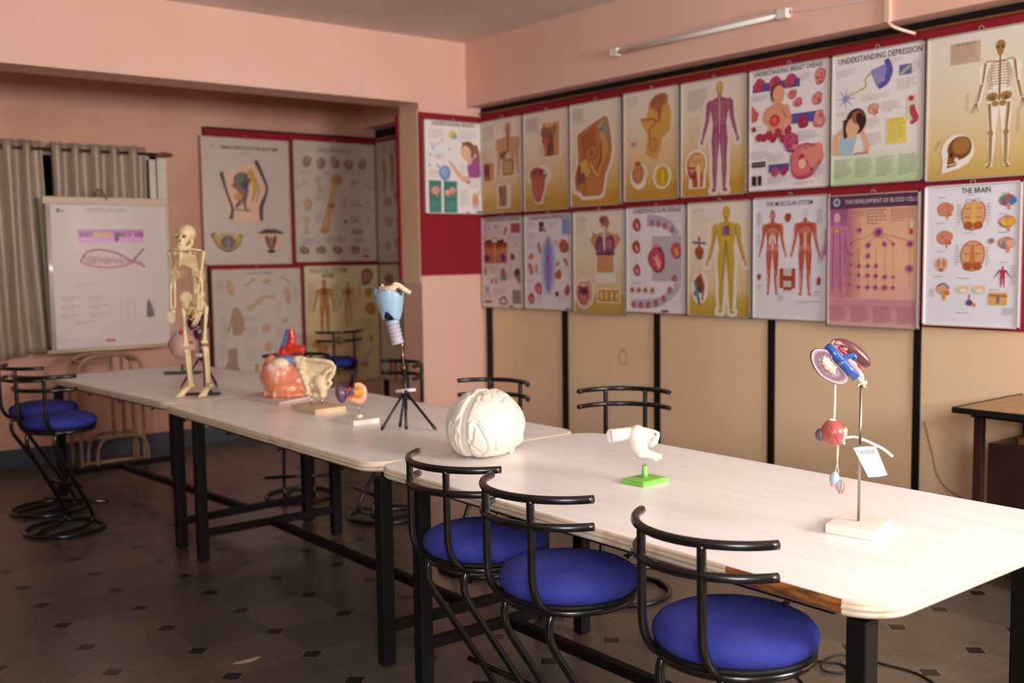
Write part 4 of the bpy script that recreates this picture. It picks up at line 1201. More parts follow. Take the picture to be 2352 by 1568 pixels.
c.ell(.50, .83, .035, .03, '#5a4a80'); c.ell(.55, .845, .02, .02, '#d89040'); c.line([(.50, .77), (.50, .81)], .015, '#b05070')
c.rect(.70, .755, .88, .84, '#d8a850'); c.rect(.70, .77, .88, .785, '#b06a50'); c.line([(.79, .78), (.79, .83)], .03, '#6a6ca8')
for b in ((.15, .085, .29, .095), (.46, .075, .58, .085), (.80, .075, .94, .085), (.13, .265, .30, .275), (.44, .34, .58, .35), (.78, .215, .94, .225), (.15, .465, .30, .475), (.36, .655, .62, .665), (.12, .645, .28, .655), (.78, .34, .96, .35), (.36, .90, .62, .91), (.70, .735, .90, .745), (.80, .545, .94, .555)): c.para(*b, 1, '#8a8690')
for b in ((.36, .14, .40, .30), (.66, .14, .70, .30), (.35, .42, .39, .58), (.66, .44, .70, .58), (.92, .57, .97, .71), (.08, .74, .14, .80), (.84, .86, .96, .91)): c.para(*b, 8, '#b4b0bc')
c.done()

# --- alcove: back wall and side wall
def bchart(label, x0, x1, z0, z1, base, y=YB - .038): return Chart('wall_chart', label, (x0, y, z0), 0, x1 - x0, z0 - z1, base, mat('beige_batten', '#b09880', .5))
PAP = '#c9b5a8'
c = bchart('beige female anatomy chart at the upper left of the back wall', 3.318, 4.095, 2.488, 1.452, PAP)
c.text('FEMALE REPRODUCTIVE ANATOMY', .55, .09, .66, spread=.02); c.para(.10, .065, .20, .085, 1, '#8c847c'); c.para(.42, .115, .60, .13, 1, '#8c847c')
c.poly([(.22, .29), (.62, .18), (.74, .42), (.64, .66), (.30, .66), (.24, .44)], '#dfb497')
c.line([(.22, .27), (.27, .42), (.33, .55), (.31, .64)], [.05, .03, .03, .05], '#4c4440', 4); c.line([(.61, .17), (.68, .28), (.73, .40), (.66, .54), (.66, .65)], [.05, .04, .03, .05, .04], '#4c4440', 5)
c.organ(.45, .33, .10, .085, '#6c625c', '#4a423e', 3); c.line([(.54, .27), (.60, .38), (.55, .50)], [.05, .06, .02], '#c8982c', 4); c.ell(.55, .28, .04, .05, '#c89a3c'); c.line([(.34, .36), (.46, .44), (.40, .52), (.36, .54)], [.05, .06, .05, .02], '#8a5a4a', 4); c.line([(.50, .40), (.47, .52), (.50, .58)], [.05, .03, .02], '#5a524c', 4); c.ell(.40, .46, .05, .04, '#c08a40'); c.line([(.34, .56), (.54, .57)], .015, '#6c5c54'); c.ell(.48, .37, .04, .05, '#3c3634'); c.line([(.60, .30), (.64, .40), (.60, .50)], .018, '#a8967c', 3)
c.line([(.10, .75), (.17, .84), (.27, .88), (.37, .84), (.42, .76)], .05, '#4c4234', 4); c.line([(.12, .76), (.19, .83), (.27, .865), (.35, .83), (.41, .77)], [.05, .07, .05, .07, .05], '#c0942c', 4); c.ell(.27, .82, .085, .07, '#6a5650'); c.line([(.18, .77), (.27, .755), (.36, .77)], .03, '#b89a5c', 3); c.line([(.27, .79), (.27, .88)], .02, '#a86a70')
c.poly([(.62, .75), (.90, .75), (.84, .88), (.76, .905), (.68, .88)], '#dfb090'); c.line([(.62, .75), (.70, .735), (.82, .735), (.91, .75)], [.01, .05, .05, .01], '#4c4440', 4); c.line([(.70, .77), (.76, .86), (.82, .77)], [.03, .07, .03], '#6a4a40', 4); c.ell(.76, .82, .03, .06, '#9a6a50'); c.ell(.76, .895, .05, .02, '#3c3430')
for b in ((.08, .30, .20, .31), (.08, .35, .16, .36), (.08, .41, .18, .42), (.08, .47, .15, .48), (.80, .31, .92, .32), (.80, .36, .90, .37), (.78, .45, .88, .46), (.16, .69, .36, .71), (.68, .69, .86, .71)): c.para(*b, 1, '#b0a298')
c.para(.50, .75, .58, .88, 8, '#c0b4a8')
c.done()
c = bchart('beige shoulder and elbow bones chart at the upper right of the back wall', 4.132, 4.938, 2.503, 1.465, PAP)
c.para(.06, .05, .18, .10, 3, '#a89c92'); c.text('SHOULDER & ELBOW', .50, .085, .42, '#7c7066')
for i in range(5): c.organ(.16 + i * .17, .17 + .01 * (i % 2), .055, .06, '#b08a68', '#7a5a44', i + 2)
c.line([(.50, .30), (.47, .42), (.43, .55), (.36, .72)], [.13, .07, .09, .10], '#c69a6c', 4); c.ell(.52, .31, .07, .06, '#b8885c', irr=.1); c.ell(.35, .74, .06, .035, '#b88a5c'); c.ell(.44, .53, .05, .03, '#a87a50')
for u, v, rx, ry in ((.10, .36, .03, .08), (.30, .36, .08, .07), (.16, .52, .06, .08), (.14, .70, .06, .09), (.72, .34, .04, .06), (.62, .50, .03, .06), (.78, .52, .04, .06), (.90, .52, .03, .05), (.72, .64, .06, .05), (.90, .65, .04, .04), (.76, .76, .07, .03), (.90, .36, .03, .05)): (c.bone(u, v, max(rx, ry) * .8, min(rx, ry) * .55, u * 9 + v * 5) if int(u * 50) % 2 else c.organ(u, v, rx * .85, ry * .8, '#c4a284', '#a28060', int(u * 70 + v * 9)))
c.ell(.76, .745, .08, .03, '#a88490'); c.ell(.61, .66, .02, .015, '#4a403c')
for u in (.10, .30, .50, .72): c.organ(u, .90, .06, .045, '#a08260', '#6c543c', int(u * 40))
for b in ((.06, .80, .30, .86), (.38, .79, .62, .85), (.70, .80, .88, .86), (.08, .25, .28, .27), (.34, .25, .56, .27), (.62, .24, .92, .26), (.24, .45, .34, .50), (.24, .60, .34, .68), (.82, .88, .94, .94)): c.para(*b, max(2, int((b[3] - b[1]) / .012)), '#a09288')
c.rect(.82, .945, .90, .97, '#b8402c')
c.done()
c = bchart('beige hand and wrist chart at the lower left of the back wall', 3.372, 4.170, 1.418, .53, PAP)
c.text('HAND & WRIST', .53, .06, .30, '#7c7066', .004); c.para(.06, .035, .13, .06, 2, '#a89c92')
for u, v, rx, ry in ((.20, .17, .05, .10), (.42, .13, .04, .06), (.60, .12, .06, .03), (.82, .11, .05, .035), (.46, .34, .06, .08), (.62, .27, .07, .05), (.84, .26, .045, .12), (.58, .56, .06, .06), (.80, .50, .05, .03), (.60, .74, .05, .07)): (c.bone(u, v, max(rx, ry) * .85, min(rx, ry) * .6, 1.2 + u * 3) if int(u * 50) % 2 else c.organ(u, v, rx * .8, ry * .8, '#c8a47c', '#a67e58', int(u * 70 + v * 9), rot=.2))
c.line([(.24, .36), (.27, .48), (.26, .62)], [.06, .14, .10], '#a8846c', 3)
for j in range(4): c.line([(.21 + .035 * j, .44), (.16 + .06 * j, .58)], .02, '#a8846c')
c.line([(.20, .74), (.20, .86), (.18, .97)], [.10, .10, .22], '#a07c68', 3); c.line([(.46, .90), (.47, .98)], .04, '#b88a50')
for b in ((.06, .28, .16, .32), (.08, .42, .16, .66), (.34, .44, .52, .50), (.34, .54, .50, .68), (.34, .74, .52, .88), (.70, .56, .94, .68), (.70, .36, .78, .44), (.66, .78, .94, .90), (.06, .70, .14, .84), (.90, .18, .96, .34), (.04, .10, .14, .22)): c.para(*b, max(3, int((b[3] - b[1]) / .013)), '#b0a298')
c.done()
c = bchart('yellowish skeletal system chart with two brown figures, lower right of the back wall', 4.202, 4.945, 1.432, .396, [(0, '#dccca4'), (.5, '#cfb27c'), (1, '#c8a878')])
c.text('SKELETAL SYSTEM', .32, .06, .50, '#6c6434', .01); c.text('BONES', .32, .10, .16, '#3c3420', .02)
pt, H = c.body(.26, .115, .60, '#b87c48', None, arms=.12, width=1.0)
c.strip([pt(0, .10), pt(0, .45)], .008, '#8a4a2c'); c.ell(.26, .22, .045, .05, '#8a5034')
for sg in (-1, 1): c.strip([pt(sg * .05, .48), pt(sg * .06, .94)], .010, '#8c5430')
pt, H = c.body(.58, .135, .52, '#c4905c', None, arms=.10)
c.strip([pt(0, .10), pt(0, .45)], .007, '#96583a'); c.ell(.58, .23, .035, .045, '#945c40')
c.organ(.84, .10, .085, .10, '#a85c4c', '#7c3c34', 3)
for i in range(4): c.line([(.78, .075 + .02 * i), (.90, .075 + .02 * i)], .008, '#d09a84')
for u, v, rx, ry in ((.86, .24, .05, .06), (.88, .38, .08, .07), (.14, .66, .06, .05), (.22, .70, .07, .05), (.44, .64, .05, .05), (.88, .64, .03, .05), (.30, .86, .05, .04), (.78, .86, .06, .04)): c.organ(u, v, rx, ry, '#b8803c', '#905a28', int(u * 60 + v * 7))
for b in ((.04, .14, .16, .40), (.36, .16, .48, .40), (.70, .16, .78, .30), (.34, .72, .70, .84), (.34, .88, .70, .96), (.74, .46, .94, .58), (.06, .78, .24, .84)): c.para(*b, max(4, int((b[3] - b[1]) / .016)), '#a88c60')
c.line([(.74, .86), (.86, .76), (.94, .70)], [.02, .05, .015], '#a8988c', 3)
c.done()
def schart(label, y0, y1, z0, z1, base):
    return Chart('wall_chart', label, (XW - .030, y0, z0), -pi / 2, y0 - y1, z0 - z1, base, mat('beige_batten', '#b09880', .5))
c = schart('beige chart high on the alcove side wall, half hidden behind the column', 8.115, 7.36, 2.522, 1.452, PAP)
for u, v in ((.15, .22), (.32, .18), (.50, .22)): c.line([(u, v - .07), (u + .03, v + .06), (u, v + .22)], [.08, .07, .03], '#a07858', 4)
for u, v in ((.22, .50), (.45, .46), (.24, .66), (.50, .64), (.20, .86), (.45, .84)): c.organ(u, v, .09, .06, '#c08a5c', '#94623c', int(u * 90 + v * 10))
c.para(.10, .06, .7, .09, 2, '#a09288'); c.para(.6, .3, .9, .6, 14, '#a89a90')
c.done()
c = schart('beige chart low on the alcove side wall, mostly behind the larynx model', 8.10, 7.36, 1.438, .392, '#cdb8a0')
c.organ(.20, .13, .10, .07, '#a05c44', '#7c4030', 2)
for u, v in ((.20, .90), (.45, .88), (.3, .93)): c.line([(u, v - .09), (u, v + .06)], .06, '#a8402c')
c.para(.10, .30, .8, .70, 18, '#b09878'); c.organ(.5, .2, .1, .1, '#b08a60', '#8a643c', 4)
c.done()

# --- hanging roller chart in front of the window
c = Chart('roller_chart', 'white menstruation chart on a roller hanging before the curtained window', (2.073, 7.93, 1.915), 0, .868, 1.058, '#cdbcb6', roller=True, group=None)
c.text('MENSTRUATION', .48, .055, .33, '#7c7478', .0); c.rect(.085, .03, .11, .06, '#4c4448'); c.rect(.11, .04, .145, .055, '#8a8286')
for b in ((.11, .115, .22, .125), (.36, .115, .46, .125), (.60, .115, .68, .125), (.80, .115, .94, .125), (.12, .315, .20, .32), (.12, .38, .18, .385), (.30, .27, .70, .28), (.38, .455, .70, .465)): c.para(*b, 1, '#b4a8b0')
c.rect(.25, .175, .80, .265, '#d496c8'); c.rect(.25, .175, .80, .20, '#b470b4')
for u, col in ((.28, '#8a4a8c'), (.32, '#8a4a8c'), (.36, '#9a6a9c'), (.41, '#d8a830'), (.49, '#d8a020'), (.58, '#7a2c60'), (.63, '#a04a78'), (.68, '#b05a80'), (.74, '#b04a78'), (.78, '#8a3c80')): c.ell(u, .21, .022 + .012 * (.40 < u < .6), .022, col, irr=.2, seed=int(u * 99))
c.ell(.57, .235, .02, .03, '#4c2c4c')
up = [(.26, .40), (.31, .335), (.40, .315), (.50, .325), (.58, .345), (.66, .385), (.70, .395), (.74, .36), (.80, .31)]
dn = [(.26, .40), (.36, .43), (.48, .44), (.58, .435), (.66, .42), (.70, .40), (.76, .42), (.80, .435)]
c.line(up, .018, '#a04c7c', 5); c.line(dn, .014, '#b85a7c', 5)
for i in range(26):
    u = .30 + i * .019
    c.line([(u, .335 + .02 * abs(sin(i * 2.1)) + .002 * i), (u + .006 * sin(i), .428 - .02 * abs(cos(i * 1.3)))], .009, ['#c05a6c', '#6c5c64', '#a06088'][i % 3])
c.ell(.79, .435, .012, .012, '#d83c4c')
for u, v in ((.29, .56), (.18, .65), (.40, .65), (.18, .71), (.40, .71), (.18, .77), (.40, .77), (.29, .82)):
    c.para(u - .09, v - .012, u + .09, v + .02, 2, '#a89ca4'); c.line([(u, v + .025), (u, v + .04)], .004, '#a89ca4')
for u in (.58, .63, .70, .87): c.line([(u, .66), (u, .84)], .004, '#a89ca4')
c.poly([(.80, .80), (.805, .70), (.825, .67), (.85, .72), (.87, .80)], '#5a5250'); c.line([(.58, .85), (.96, .85)], .003, '#c0b4bc')
for u in (.60, .68, .76, .84, .92): c.para(u - .015, .87, u + .02, .88, 1, '#b4a8b0')
c.rect(.44, .945, .52, .962, '#c83c34'); c.para(.08, .935, .36, .95, 1, '#b4a8b0'); c.para(.60, .935, .92, .95, 1, '#b4a8b0')
rc = c.t
c.done()
w, h = c.w, c.h
# the laminated sheet with its left margin curling forward
sh = MB()
N = 24
for i in range(N + 1):
    u = i / N
    curl = -.014 * max(0, (.045 - u) / .045) ** 2 + .0015
    for v in (0, h):
        pass
    sh.v += [(u * w, curl - .0008, 0), (u * w, curl - .0008, -h)]
LAMIN = mat('laminated_sheet', '#cdbcb6', .16, coat=.6)
for i in range(N):
    sh.f.append((2 * i, 2 * i + 2, 2 * i + 3, 2 * i + 1)); sh.m.append(0); sh.c.append(None); sh.sm.append(True)
o = sh.build('laminate', LAMIN, rc)
sd = o.modifiers.new('t', 'SOLIDIFY'); sd.thickness = .0008; sd.offset = 1
BAT = mat('cream_batten', '#cdb59a', .45, scale=8)
bevel(MB().box((w / 2 - .004, -.002, .024), (w + .03, .02, .055)).build('top_batten', BAT, rc), .004)
MB().tube([(-.035, -.004, -h - .012), (w + .02, -.004, -h - .012)], .016, 14).build('bottom_roller', BAT, rc)
MB().tube(smooth_path([(w * .36, -.012, .05), (w * .40, -.02, .085), (w * .45, -.016, .06), (w * .47, -.02, .095), (w * .43, -.02, .105), (w * .46, -.02, .07), (w * .50, -.016, .035), (w * .48, .02, .075), (w * .46, .098, .115)], 5), .005, 8).build('cord', mat('brown_string', '#8a5f40', .8), rc)

# ------------------------------------------------------------------ curtains
SATIN = mat('satin_curtain', '#b39e8c', .33, scale=6, bump=.05, bscale=200, col2='#9c8674', stretch=(12, 12, .4))
ROD = mat('dark_rod', '#2a201c', .4)
t = thing('curtain_rod', (1.95, YB - .1, 2.315), 0, 'dark curtain rod with a carved brown finial over the window', 'curtain rod')
MB().tube([(-1.35, 0, 0), (1.0, 0, 0)], .0105, 12).build('rod', ROD, t)
MB().lathe([(0, -.07), (.008, -.065), (.016, -.045), (.012, -.03), (.02, -.012), (.022, .01), (.014, .03), (.018, .045), (.01, .065), (0, .075)], c=(1.05, 0, 0), seg=18, M=Matrix.Rotation(pi / 2, 3, 'Y')).build('finial', mat('carved_wood', '#7a3c24', .5), t)
MB().box((.98, .05, 0), (.02, .1, .02)).build('bracket', ROD, t)
def curtain(label, x0, x1, zt, zb, n, sweep, gather):
    c = MB()
    NU, NV = n * 14, 30
    for j in range(NV + 1):
        v = j / NV
        z = zt + (zb - zt) * v
        for i in range(NU + 1):
            u = i / NU
            x = x0 + (x1 - x0) * u
            # folds grow deeper and drift sideways towards the hem
            ph = u * n * 2 * pi
            amp = .034 + .012 * v
            x += sweep(u, v) + .006 * sin(ph * .5 + 4 * v)
            y = -amp * sin(ph) + .012 * v * sin(ph * .37 + 2.2)
            zz = z + gather(u, v)
            c.v.append((x, y, zz))
    for j in range(NV):
        for i in range(NU):
            a = j * (NU + 1) + i
            c.f.append((a, a + 1, a + NU + 2, a + NU + 1)); c.m.append(0); c.c.append(None); c.sm.append(True)
    o = c.build('curtain', SATIN)
    o.location = (0, YB - .1, 0)
    s = o.modifiers.new('t', 'SOLIDIFY'); s.thickness = .002
    tag(o, label, 'curtain', 'satin curtains on the rod')
    for k in range(n * 2):
        u = (k + .5) / (n * 2)
        x = x0 + (x1 - x0) * (k * .5) / n
        MB().tube([(x, .021 * cos(2 * pi * q / 20), 2.315 + .021 * sin(2 * pi * q / 20)) for q in range(20)], .0035, 8, True).build('eyelet', mat('brass', '#9a7038', .3, 1.0), o)
    return o
curtain('long grey satin curtain at the left, drawn to the side of the chart', 1.30, 2.105, 2.372, .79, 6, lambda u, v: .0 * u + .05 * v * v * u, lambda u, v: (.0 if v < .6 else (v - .6) * .28 * max(0, u - .45)))
curtain('grey satin curtain hanging behind the roller chart', 2.165, 2.86, 2.365, .98, 5, lambda u, v: .0, lambda u, v: 0)
# ------------------------------------------------------------------ anatomical models on the tables
TURN = -YAW
def sketch(x0, y0, s):
    """drawing units to metres in a model's own frame (x right, z up, w = depth in metres)"""
    return lambda u, v, w=0.0: Vector(((u - x0) / s, w, (y0 - v) / s))
MODELS = None
def P(name, col, rough=.38, **k): return mat(name, col, rough, **k)
IVORY = P('ivory_plastic', '#e3dacd', .42, var=.04, scale=5, bump=.05, bscale=40, sss=.1)

# --- brain
t = thing('brain_model', (2.31, 3.06, ZT), TURN, 'large white plastic brain on the near table', 'anatomical model')
t['group'] = 'anatomical models'
bm = bmesh.new()
bmesh.ops.create_icosphere(bm, subdivisions=7, radius=1)
axis = Vector((-.46, -.89, 0)).normalized()       # towards the frontal pole
side = Vector((-axis.y, axis.x, 0))               # to the model's left
for v in bm.verts:
    n = v.co.normalized()
    a, l, z = n.dot(axis), n.dot(side), n.z
    q = Vector((a * 1.15, l, z))
    wv = Vector((noise.noise(q * 1.6 + Vector((3, 1, 7))), noise.noise(q * 1.6 + Vector((9, 4, 2))), noise.noise(q * 1.6 + Vector((5, 8, 1)))))
    s1 = noise.noise(Vector((q.x * 2.0 + (8 if l > 0 else 0), q.y * 2.3, q.z * .95)) + wv * .45)
    s2 = noise.noise(Vector((q.x * 2.3, q.y * 2.6, q.z * 1.6)) + wv * .4 + Vector((2, 6, 4)))
    g = math.exp(-(s1 / .085) ** 2) * .050 + math.exp(-(s2 / .07) ** 2) * .020
    fis = math.exp(-(l / .055) ** 2) * (.17 if z > -.75 else .09)
    r = 1 - g * (1 - math.exp(-(l / .08) ** 2)) - fis + .03 * (1 - abs(l))
    # lobes: fuller behind, flatter base
    zz = z * r
    if zz < -.72: zz = -.72 + (zz + .72) * .45
    ww = .128 + .008 * (1 - a) * (1 - abs(z))
    p = axis * (a * r * .165) + side * (l * r * ww + (.006 if l > 0 else -.006)) + Vector((0, 0, zz * .134))
    v.co = p
zmin = min(v.co.z for v in bm.verts)
for v in bm.verts: v.co.z -= zmin
me = bpy.data.meshes.new('cerebrum'); bm.to_mesh(me); bm.free()
for p in me.polygons: p.use_smooth = True
me.materials.append(IVORY)
o = bpy.data.objects.new('cerebrum', me); COL.objects.link(o); o.parent = t
cb = MB()
cb.sphere((.085, .10, .045), (.06, .05, .035), 28, 18, fn=lambda n: 1 + .02 * sin(n.z * 40))
cb.build('cerebellum', IVORY, t)
MB().sphere((.094, .03, .0155), .0155, 20, 14).tube([(.06, .05, .03), (.094, .03, .0155)], .011, 14).build('brain_stem', IVORY, t)

# --- ear labyrinth on a green plinth
t = thing('ear_model', (2.413, 2.338, ZT), TURN, 'small ivory ear-bone model on a square green plinth', 'anatomical model', 'anatomical models')
d = sketch(1480.8, 1107.5, 704.9)
GREEN = P('green_plastic', '#79bd4d', .45, scale=9, col2='#94bd6a', lo=.3, hi=.5)
ry = Matrix.Rotation(.065 - TURN, 3, 'Z')
b = MB()
def pyr(hx, hy, z0, z1, k):
    A = [ry @ Vector((x, y, z0)) for x, y in ((-hx, -hy), (hx, -hy), (hx, hy), (-hx, hy))]
    B = [ry @ Vector((x * k, y * k, z1)) for x, y in ((-hx, -hy), (hx, -hy), (hx, hy), (-hx, hy))]
    b.add(A + B, [(3, 2, 1, 0), (4, 5, 6, 7), (0, 1, 5, 4), (1, 2, 6, 5), (2, 3, 7, 6), (3, 0, 4, 7)], smooth=False)
pyr(.0635, .0485, 0, .0135, .985); pyr(.0605, .0455, .0135, .0165, .95)
bevel(b.build('plinth', GREEN, t), .002)
MB().lathe([(0, .016), (.0108, .016), (.0105, .032), (.0096, .033), (.0092, .054), (.0085, .0555), (0, .0555)], c=d(1481, 1107.5, .0), seg=24).build('socket', GREEN, t)
MB().tube([d(1481, 1072), d(1480.5, 1050)], .0014, 8).build('pin', CHROME, t)
b = MB()
b.tube([d(1404, 998, -.004), d(1414, 997, -.004), d(1430, 995, 0), d(1450, 993, .004), d(1466, 998)], [.0225, .0225, .021, .021, .026], 20)
b.sphere(d(1403, 998, -.004), (.017, .012, .0235), 18, 12)
b.sphere(d(1464, 1002, 0), (.034, .030, .040), 26, 18)
b.sphere(d(1468, 1020, 0), (.032, .028, .036), 26, 18)
b.sphere(d(1473, 1036), (.026, .024, .022), 22, 14)
b.tube([d(1472, 1036), d(1486, 1041, -.004), d(1500, 1045, -.008), d(1519, 1047, -.012)], [.024, .017, .0135, .009], 18)
b.sphere(d(1505, 1053, -.008), (.011, .009, .008), 14, 10)
b.tube([d(1480, 1046), d(1480.5, 1055)], [.011, .004], 12)
b.tube([d(1478, 985, -.006), d(1492, 986, -.014), d(1504, 988, -.018), d(1510, 991, -.020), d(1509, 998, -.020), d(1503, 1006, -.020)], [.010, .007, .0055, .006, .007, .008], 12)
b.tube([d(1509, 997, -.02), d(1503, 1008, -.02), d(1495, 1016, -.018), d(1490, 1012, -.014)], [.006, .0125, .0125, .010], 14)
b.sphere(d(1493, 1016, -.017), (.010, .008, .011), 14, 10)
b.tube([d(1490, 1012, -.014), d(1480, 1004, -.006)], .011, 12)
b.sphere(d(1495, 1002, -.012), (.016, .006, .019), 16, 12)
remesh(b, 'labyrinth', IVORY, t, .0017, 8)

# --- urinary system on a marble block
t = thing('kidney_model', (2.413, 1.55, ZT), TURN, 'urinary system model with kidneys and a paper tag, on a steel rod and marble block', 'anatomical model', 'anatomical models')
d = sketch(1972.4, 1217.3, 861.1)
MARBLE = P('white_marble', '#f3eee6', .3, scale=6, col2='#ebe3d6', sss=.15)
blk = [(2.3250, 1.5935), (2.3475, 1.4640), (2.5035, 1.5060), (2.481, 1.6355)]
R3 = Matrix.Rotation(-TURN, 3, 'Z')
pl = [R3 @ Vector((x - 2.413, y - 1.55, 0)) for x, y in blk]
bevel(MB().prism([(p.x, p.y) for p in pl], 0, .0255).build('marble_block', MARBLE, t), .0025, 3)
MB().tube([d(1971.5, 1203, .0), d(1972.5, 1000, .0), d(1974.5, 872, .004)], .0037, 14).build('steel_rod', CHROME, t)
# near kidney, cut open
KD, KL = lin('#4c2428'), lin('#b59aa2')
kid = MB()
cut = [(1926.5, 878), (1915, 876), (1900, 870), (1884, 860), (1872, 846), (1863, 829), (1860, 815), (1862, 805), (1868, 799), (1880, 797.5), (1893, 800), (1903, 808), (1907, 819), (1908.5, 829), (1913, 838), (1922, 840), (1932, 848), (1940, 858), (1942.5, 867), (1938, 875)]
fr = smooth_path([d(u, v) for u, v in cut], 4, True)
cen = sum(fr, Vector()) / len(fr)
tilt = lambda p, k, dep: cen + (p - cen) * k + Vector((-.0015, dep, -.004 * (dep > 0) * dep / .03))
rings = [(1.0, -.004), (1.02, .0), (1.02, .006), (.97, .014), (.86, .021), (.66, .026), (.35, .029)]
vs, fs = [], []
m = len(fr)
for k, dep in rings: vs += [tilt(p, k, dep) for p in fr]
for i in range(len(rings) - 1):
    for j in range(m):
        l = (j + 1) % m
        fs.append((i * m + j, i * m + l, (i + 1) * m + l, (i + 1) * m + j))
fs.append(tuple(range((len(rings) - 1) * m, len(rings) * m)))
kid.add(vs, fs, 0, KD)
# sectioned face: cortex rim, medulla, pelvis
for k0, k1, c0, c1 in ((1.0, .93, '#c0b0b8', '#bcaab2'), (.93, .80, '#b29ca6', '#85656f'), (.80, .62, '#7c5c68', '#84666f'), (.62, .47, '#8a6e78', '#a08a94'), (.47, .25, '#947c8a', '#9c8086')):
    A = [tilt(p, k0, -.0042 + .003 * (1 - k0)) for p in fr]; B = [tilt(p, k1, -.0042 + .003 * (1 - k1)) for p in fr]
    a, b_ = lin(c0), lin(c1)
    for j in range(m):
        l = (j + 1) % m
        kid.add([A[j], A[l], B[l], B[j]], [(0, 1, 2, 3)], 0, (a, a, b_, b_), True)
A = [tilt(p, .26, -.002) for p in fr]
kid.add(A, [tuple(range(m))], 0, lin('#c0a0a0'), False)
kid.build('sectioned_kidney', PAINTED, t)['label'] = 'kidney cut open, pale section with dark rim'
pel = MB()
for i, (pts, r) in enumerate(((((1886, 815), (1888, 826), (1893, 835), (1902, 842), (1912, 846)), [.004, .009, .011, .011, .010]), (((1884, 822), (1890, 838), (1900, 844)), [.004, .008, .008]), (((1886, 836), (1896, 842), (1906, 850), (1912, 852)), [.003, .008, .009, .006]), (((1893, 844), (1904, 848), (1910, 856)), [.004, .007, .003]), (((1897, 817), (1898, 824), (1904, 832), (1914, 842)), [.003, .005, .008, .009]), (((1888, 809), (1890, 819), (1896, 828), (1904, 836)), [.002, .006, .009, .009]), (((1882, 830), (1890, 836), (1900, 840)), [.003, .007, .009]), (((1900, 852), (1906, 847), (1910, 842)), [.003, .007, .008]), (((1914, 858), (1911, 850), (1906, 842)), [.002, .006, .009]))):
    pel.tube(smooth_path([d(u, v, -.004) for u, v in pts], 4), [r[min(int(k / 4), len(r) - 1)] * .62 for k in range(len(pts) * 4 - 3)], 10)
remesh(pel, 'renal_pelvis', P('cream_paint', '#ecd5b8', .5, scale=60, col2='#dcae8c', lo=.3, hi=.5), t, .0014, 3)
dots = MB()
for i, (u, v) in enumerate(((1879, 816), (1890, 812), (1877, 826), (1880, 838), (1890, 848), (1906, 851), (1917, 849), (1883, 836))):
    dots.sphere(d(u, v, -.0045), .0016, 8, 6, col=lin(('#5a6cc0', '#c04c5c')[i % 2]))
dots.build('vessel_ends', PAINTED, t)
# far kidney, whole
b = MB()
kp_ = smooth_path([d(1918, 787, .022), d(1934, 790, .022), d(1948, 797, .022), d(1961, 806, .022), d(1974, 817, .022), d(1986, 829, .022), d(1991, 835, .022)], 8)
for i, p_ in enumerate(kp_):
    f = i / (len(kp_) - 1)
    r = .0185 * max(.05, sin(pi * min(1, max(0, .10 + .82 * f)))) ** .45
    b.sphere(p_, (r, r * 1.15, r), 18, 12)
remesh(b, 'whole_kidney', P('maroon_kidney', '#6b3a3c', .32, scale=30, col2='#5c2f33', coat=.3), t, .0016, 10)['label'] = 'glossy maroon kidney'
MB().sphere(d(1921, 787, .014), (.014, .012, .008), 16, 10).sphere(d(1936, 800, .008), (.010, .008, .006), 12, 8).build('adrenal_gland', P('tan_gland', '#a97a6c', .4), t)
# great vessels
b = MB()
va, vb = d(1896, 792, .006), d(1960, 864, -.004)
BLUEV = P('blue_vessel', '#2c5aa8', .25, coat=.4, scale=40, col2='#244c98')
def hollow(mb, pts, r, ri, seg=20):
    mb.tube(pts, r, seg, caps=False)
    for e, q in ((0, 1), (-1, -2)):
        p = Vector(pts[e]); tt = (Vector(pts[q]) - p).normalized()
        a = tt.orthogonal().normalized(); b2 = tt.cross(a)
        O = [p + (a * cos(2 * pi * k / seg) + b2 * sin(2 * pi * k / seg)) * r for k in range(seg)]
        I = [p + (a * cos(2 * pi * k / seg) + b2 * sin(2 * pi * k / seg)) * ri for k in range(seg)]
        D = [x + tt * .006 for x in I]
        mb.add(O + I + D, [(k, (k + 1) % seg, seg + (k + 1) % seg, seg + k) for k in range(seg)] + [(seg + k, seg + (k + 1) % seg, 2 * seg + (k + 1) % seg, 2 * seg + k) for k in range(seg)] + [tuple(range(2 * seg, 3 * seg))])
hollow(b, [va, va.lerp(vb, .3), va.lerp(vb, .7), vb], .0128, .009)
b.build('vena_cava', BLUEV, t)
b = MB()
b.tube(smooth_path([d(1930, 826, -.008), d(1924, 829, -.014), d(1917, 832, -.016)], 4), .0056, 14)
b.tube(smooth_path([d(1930, 822, .0), d(1944, 816, .002), d(1955, 815, .004), d(1959, 820, .004)], 4), [.0075] * 13, 14)
b.sphere(d(1959, 820, .003), (.006, .006, .007), 12, 8)
b.build('renal_veins', BLUEV, t)
b = MB().tube(smooth_path([d(1909, 784, .018), d(1930, 806, .014), d(1955, 834, .010), d(1972, 856, .006)], 5), .0095, 14)
b.build('aorta', P('coral_artery', '#d9868a', .3, scale=30, col2='#e8b4ac', coat=.3), t)
b = MB()
for pts in (((1922, 793), (1928, 803), (1934, 806)), ((1932, 806), (1940, 813), (1946, 811)), ((1966, 836), (1974, 846), (1979, 853))):
    MB().tube([d(u, v, .002) for u, v in pts], .0032, 10).build('red_artery', P('red_artery', '#b8303c', .3, coat=.3), t)
MB().tube([d(1915, 829, -.016), d(1921, 833, -.015)], .0035, 10).build('red_artery', P('red_artery', '#b8303c', .3, coat=.3), t)
b = MB()
random.seed(11)
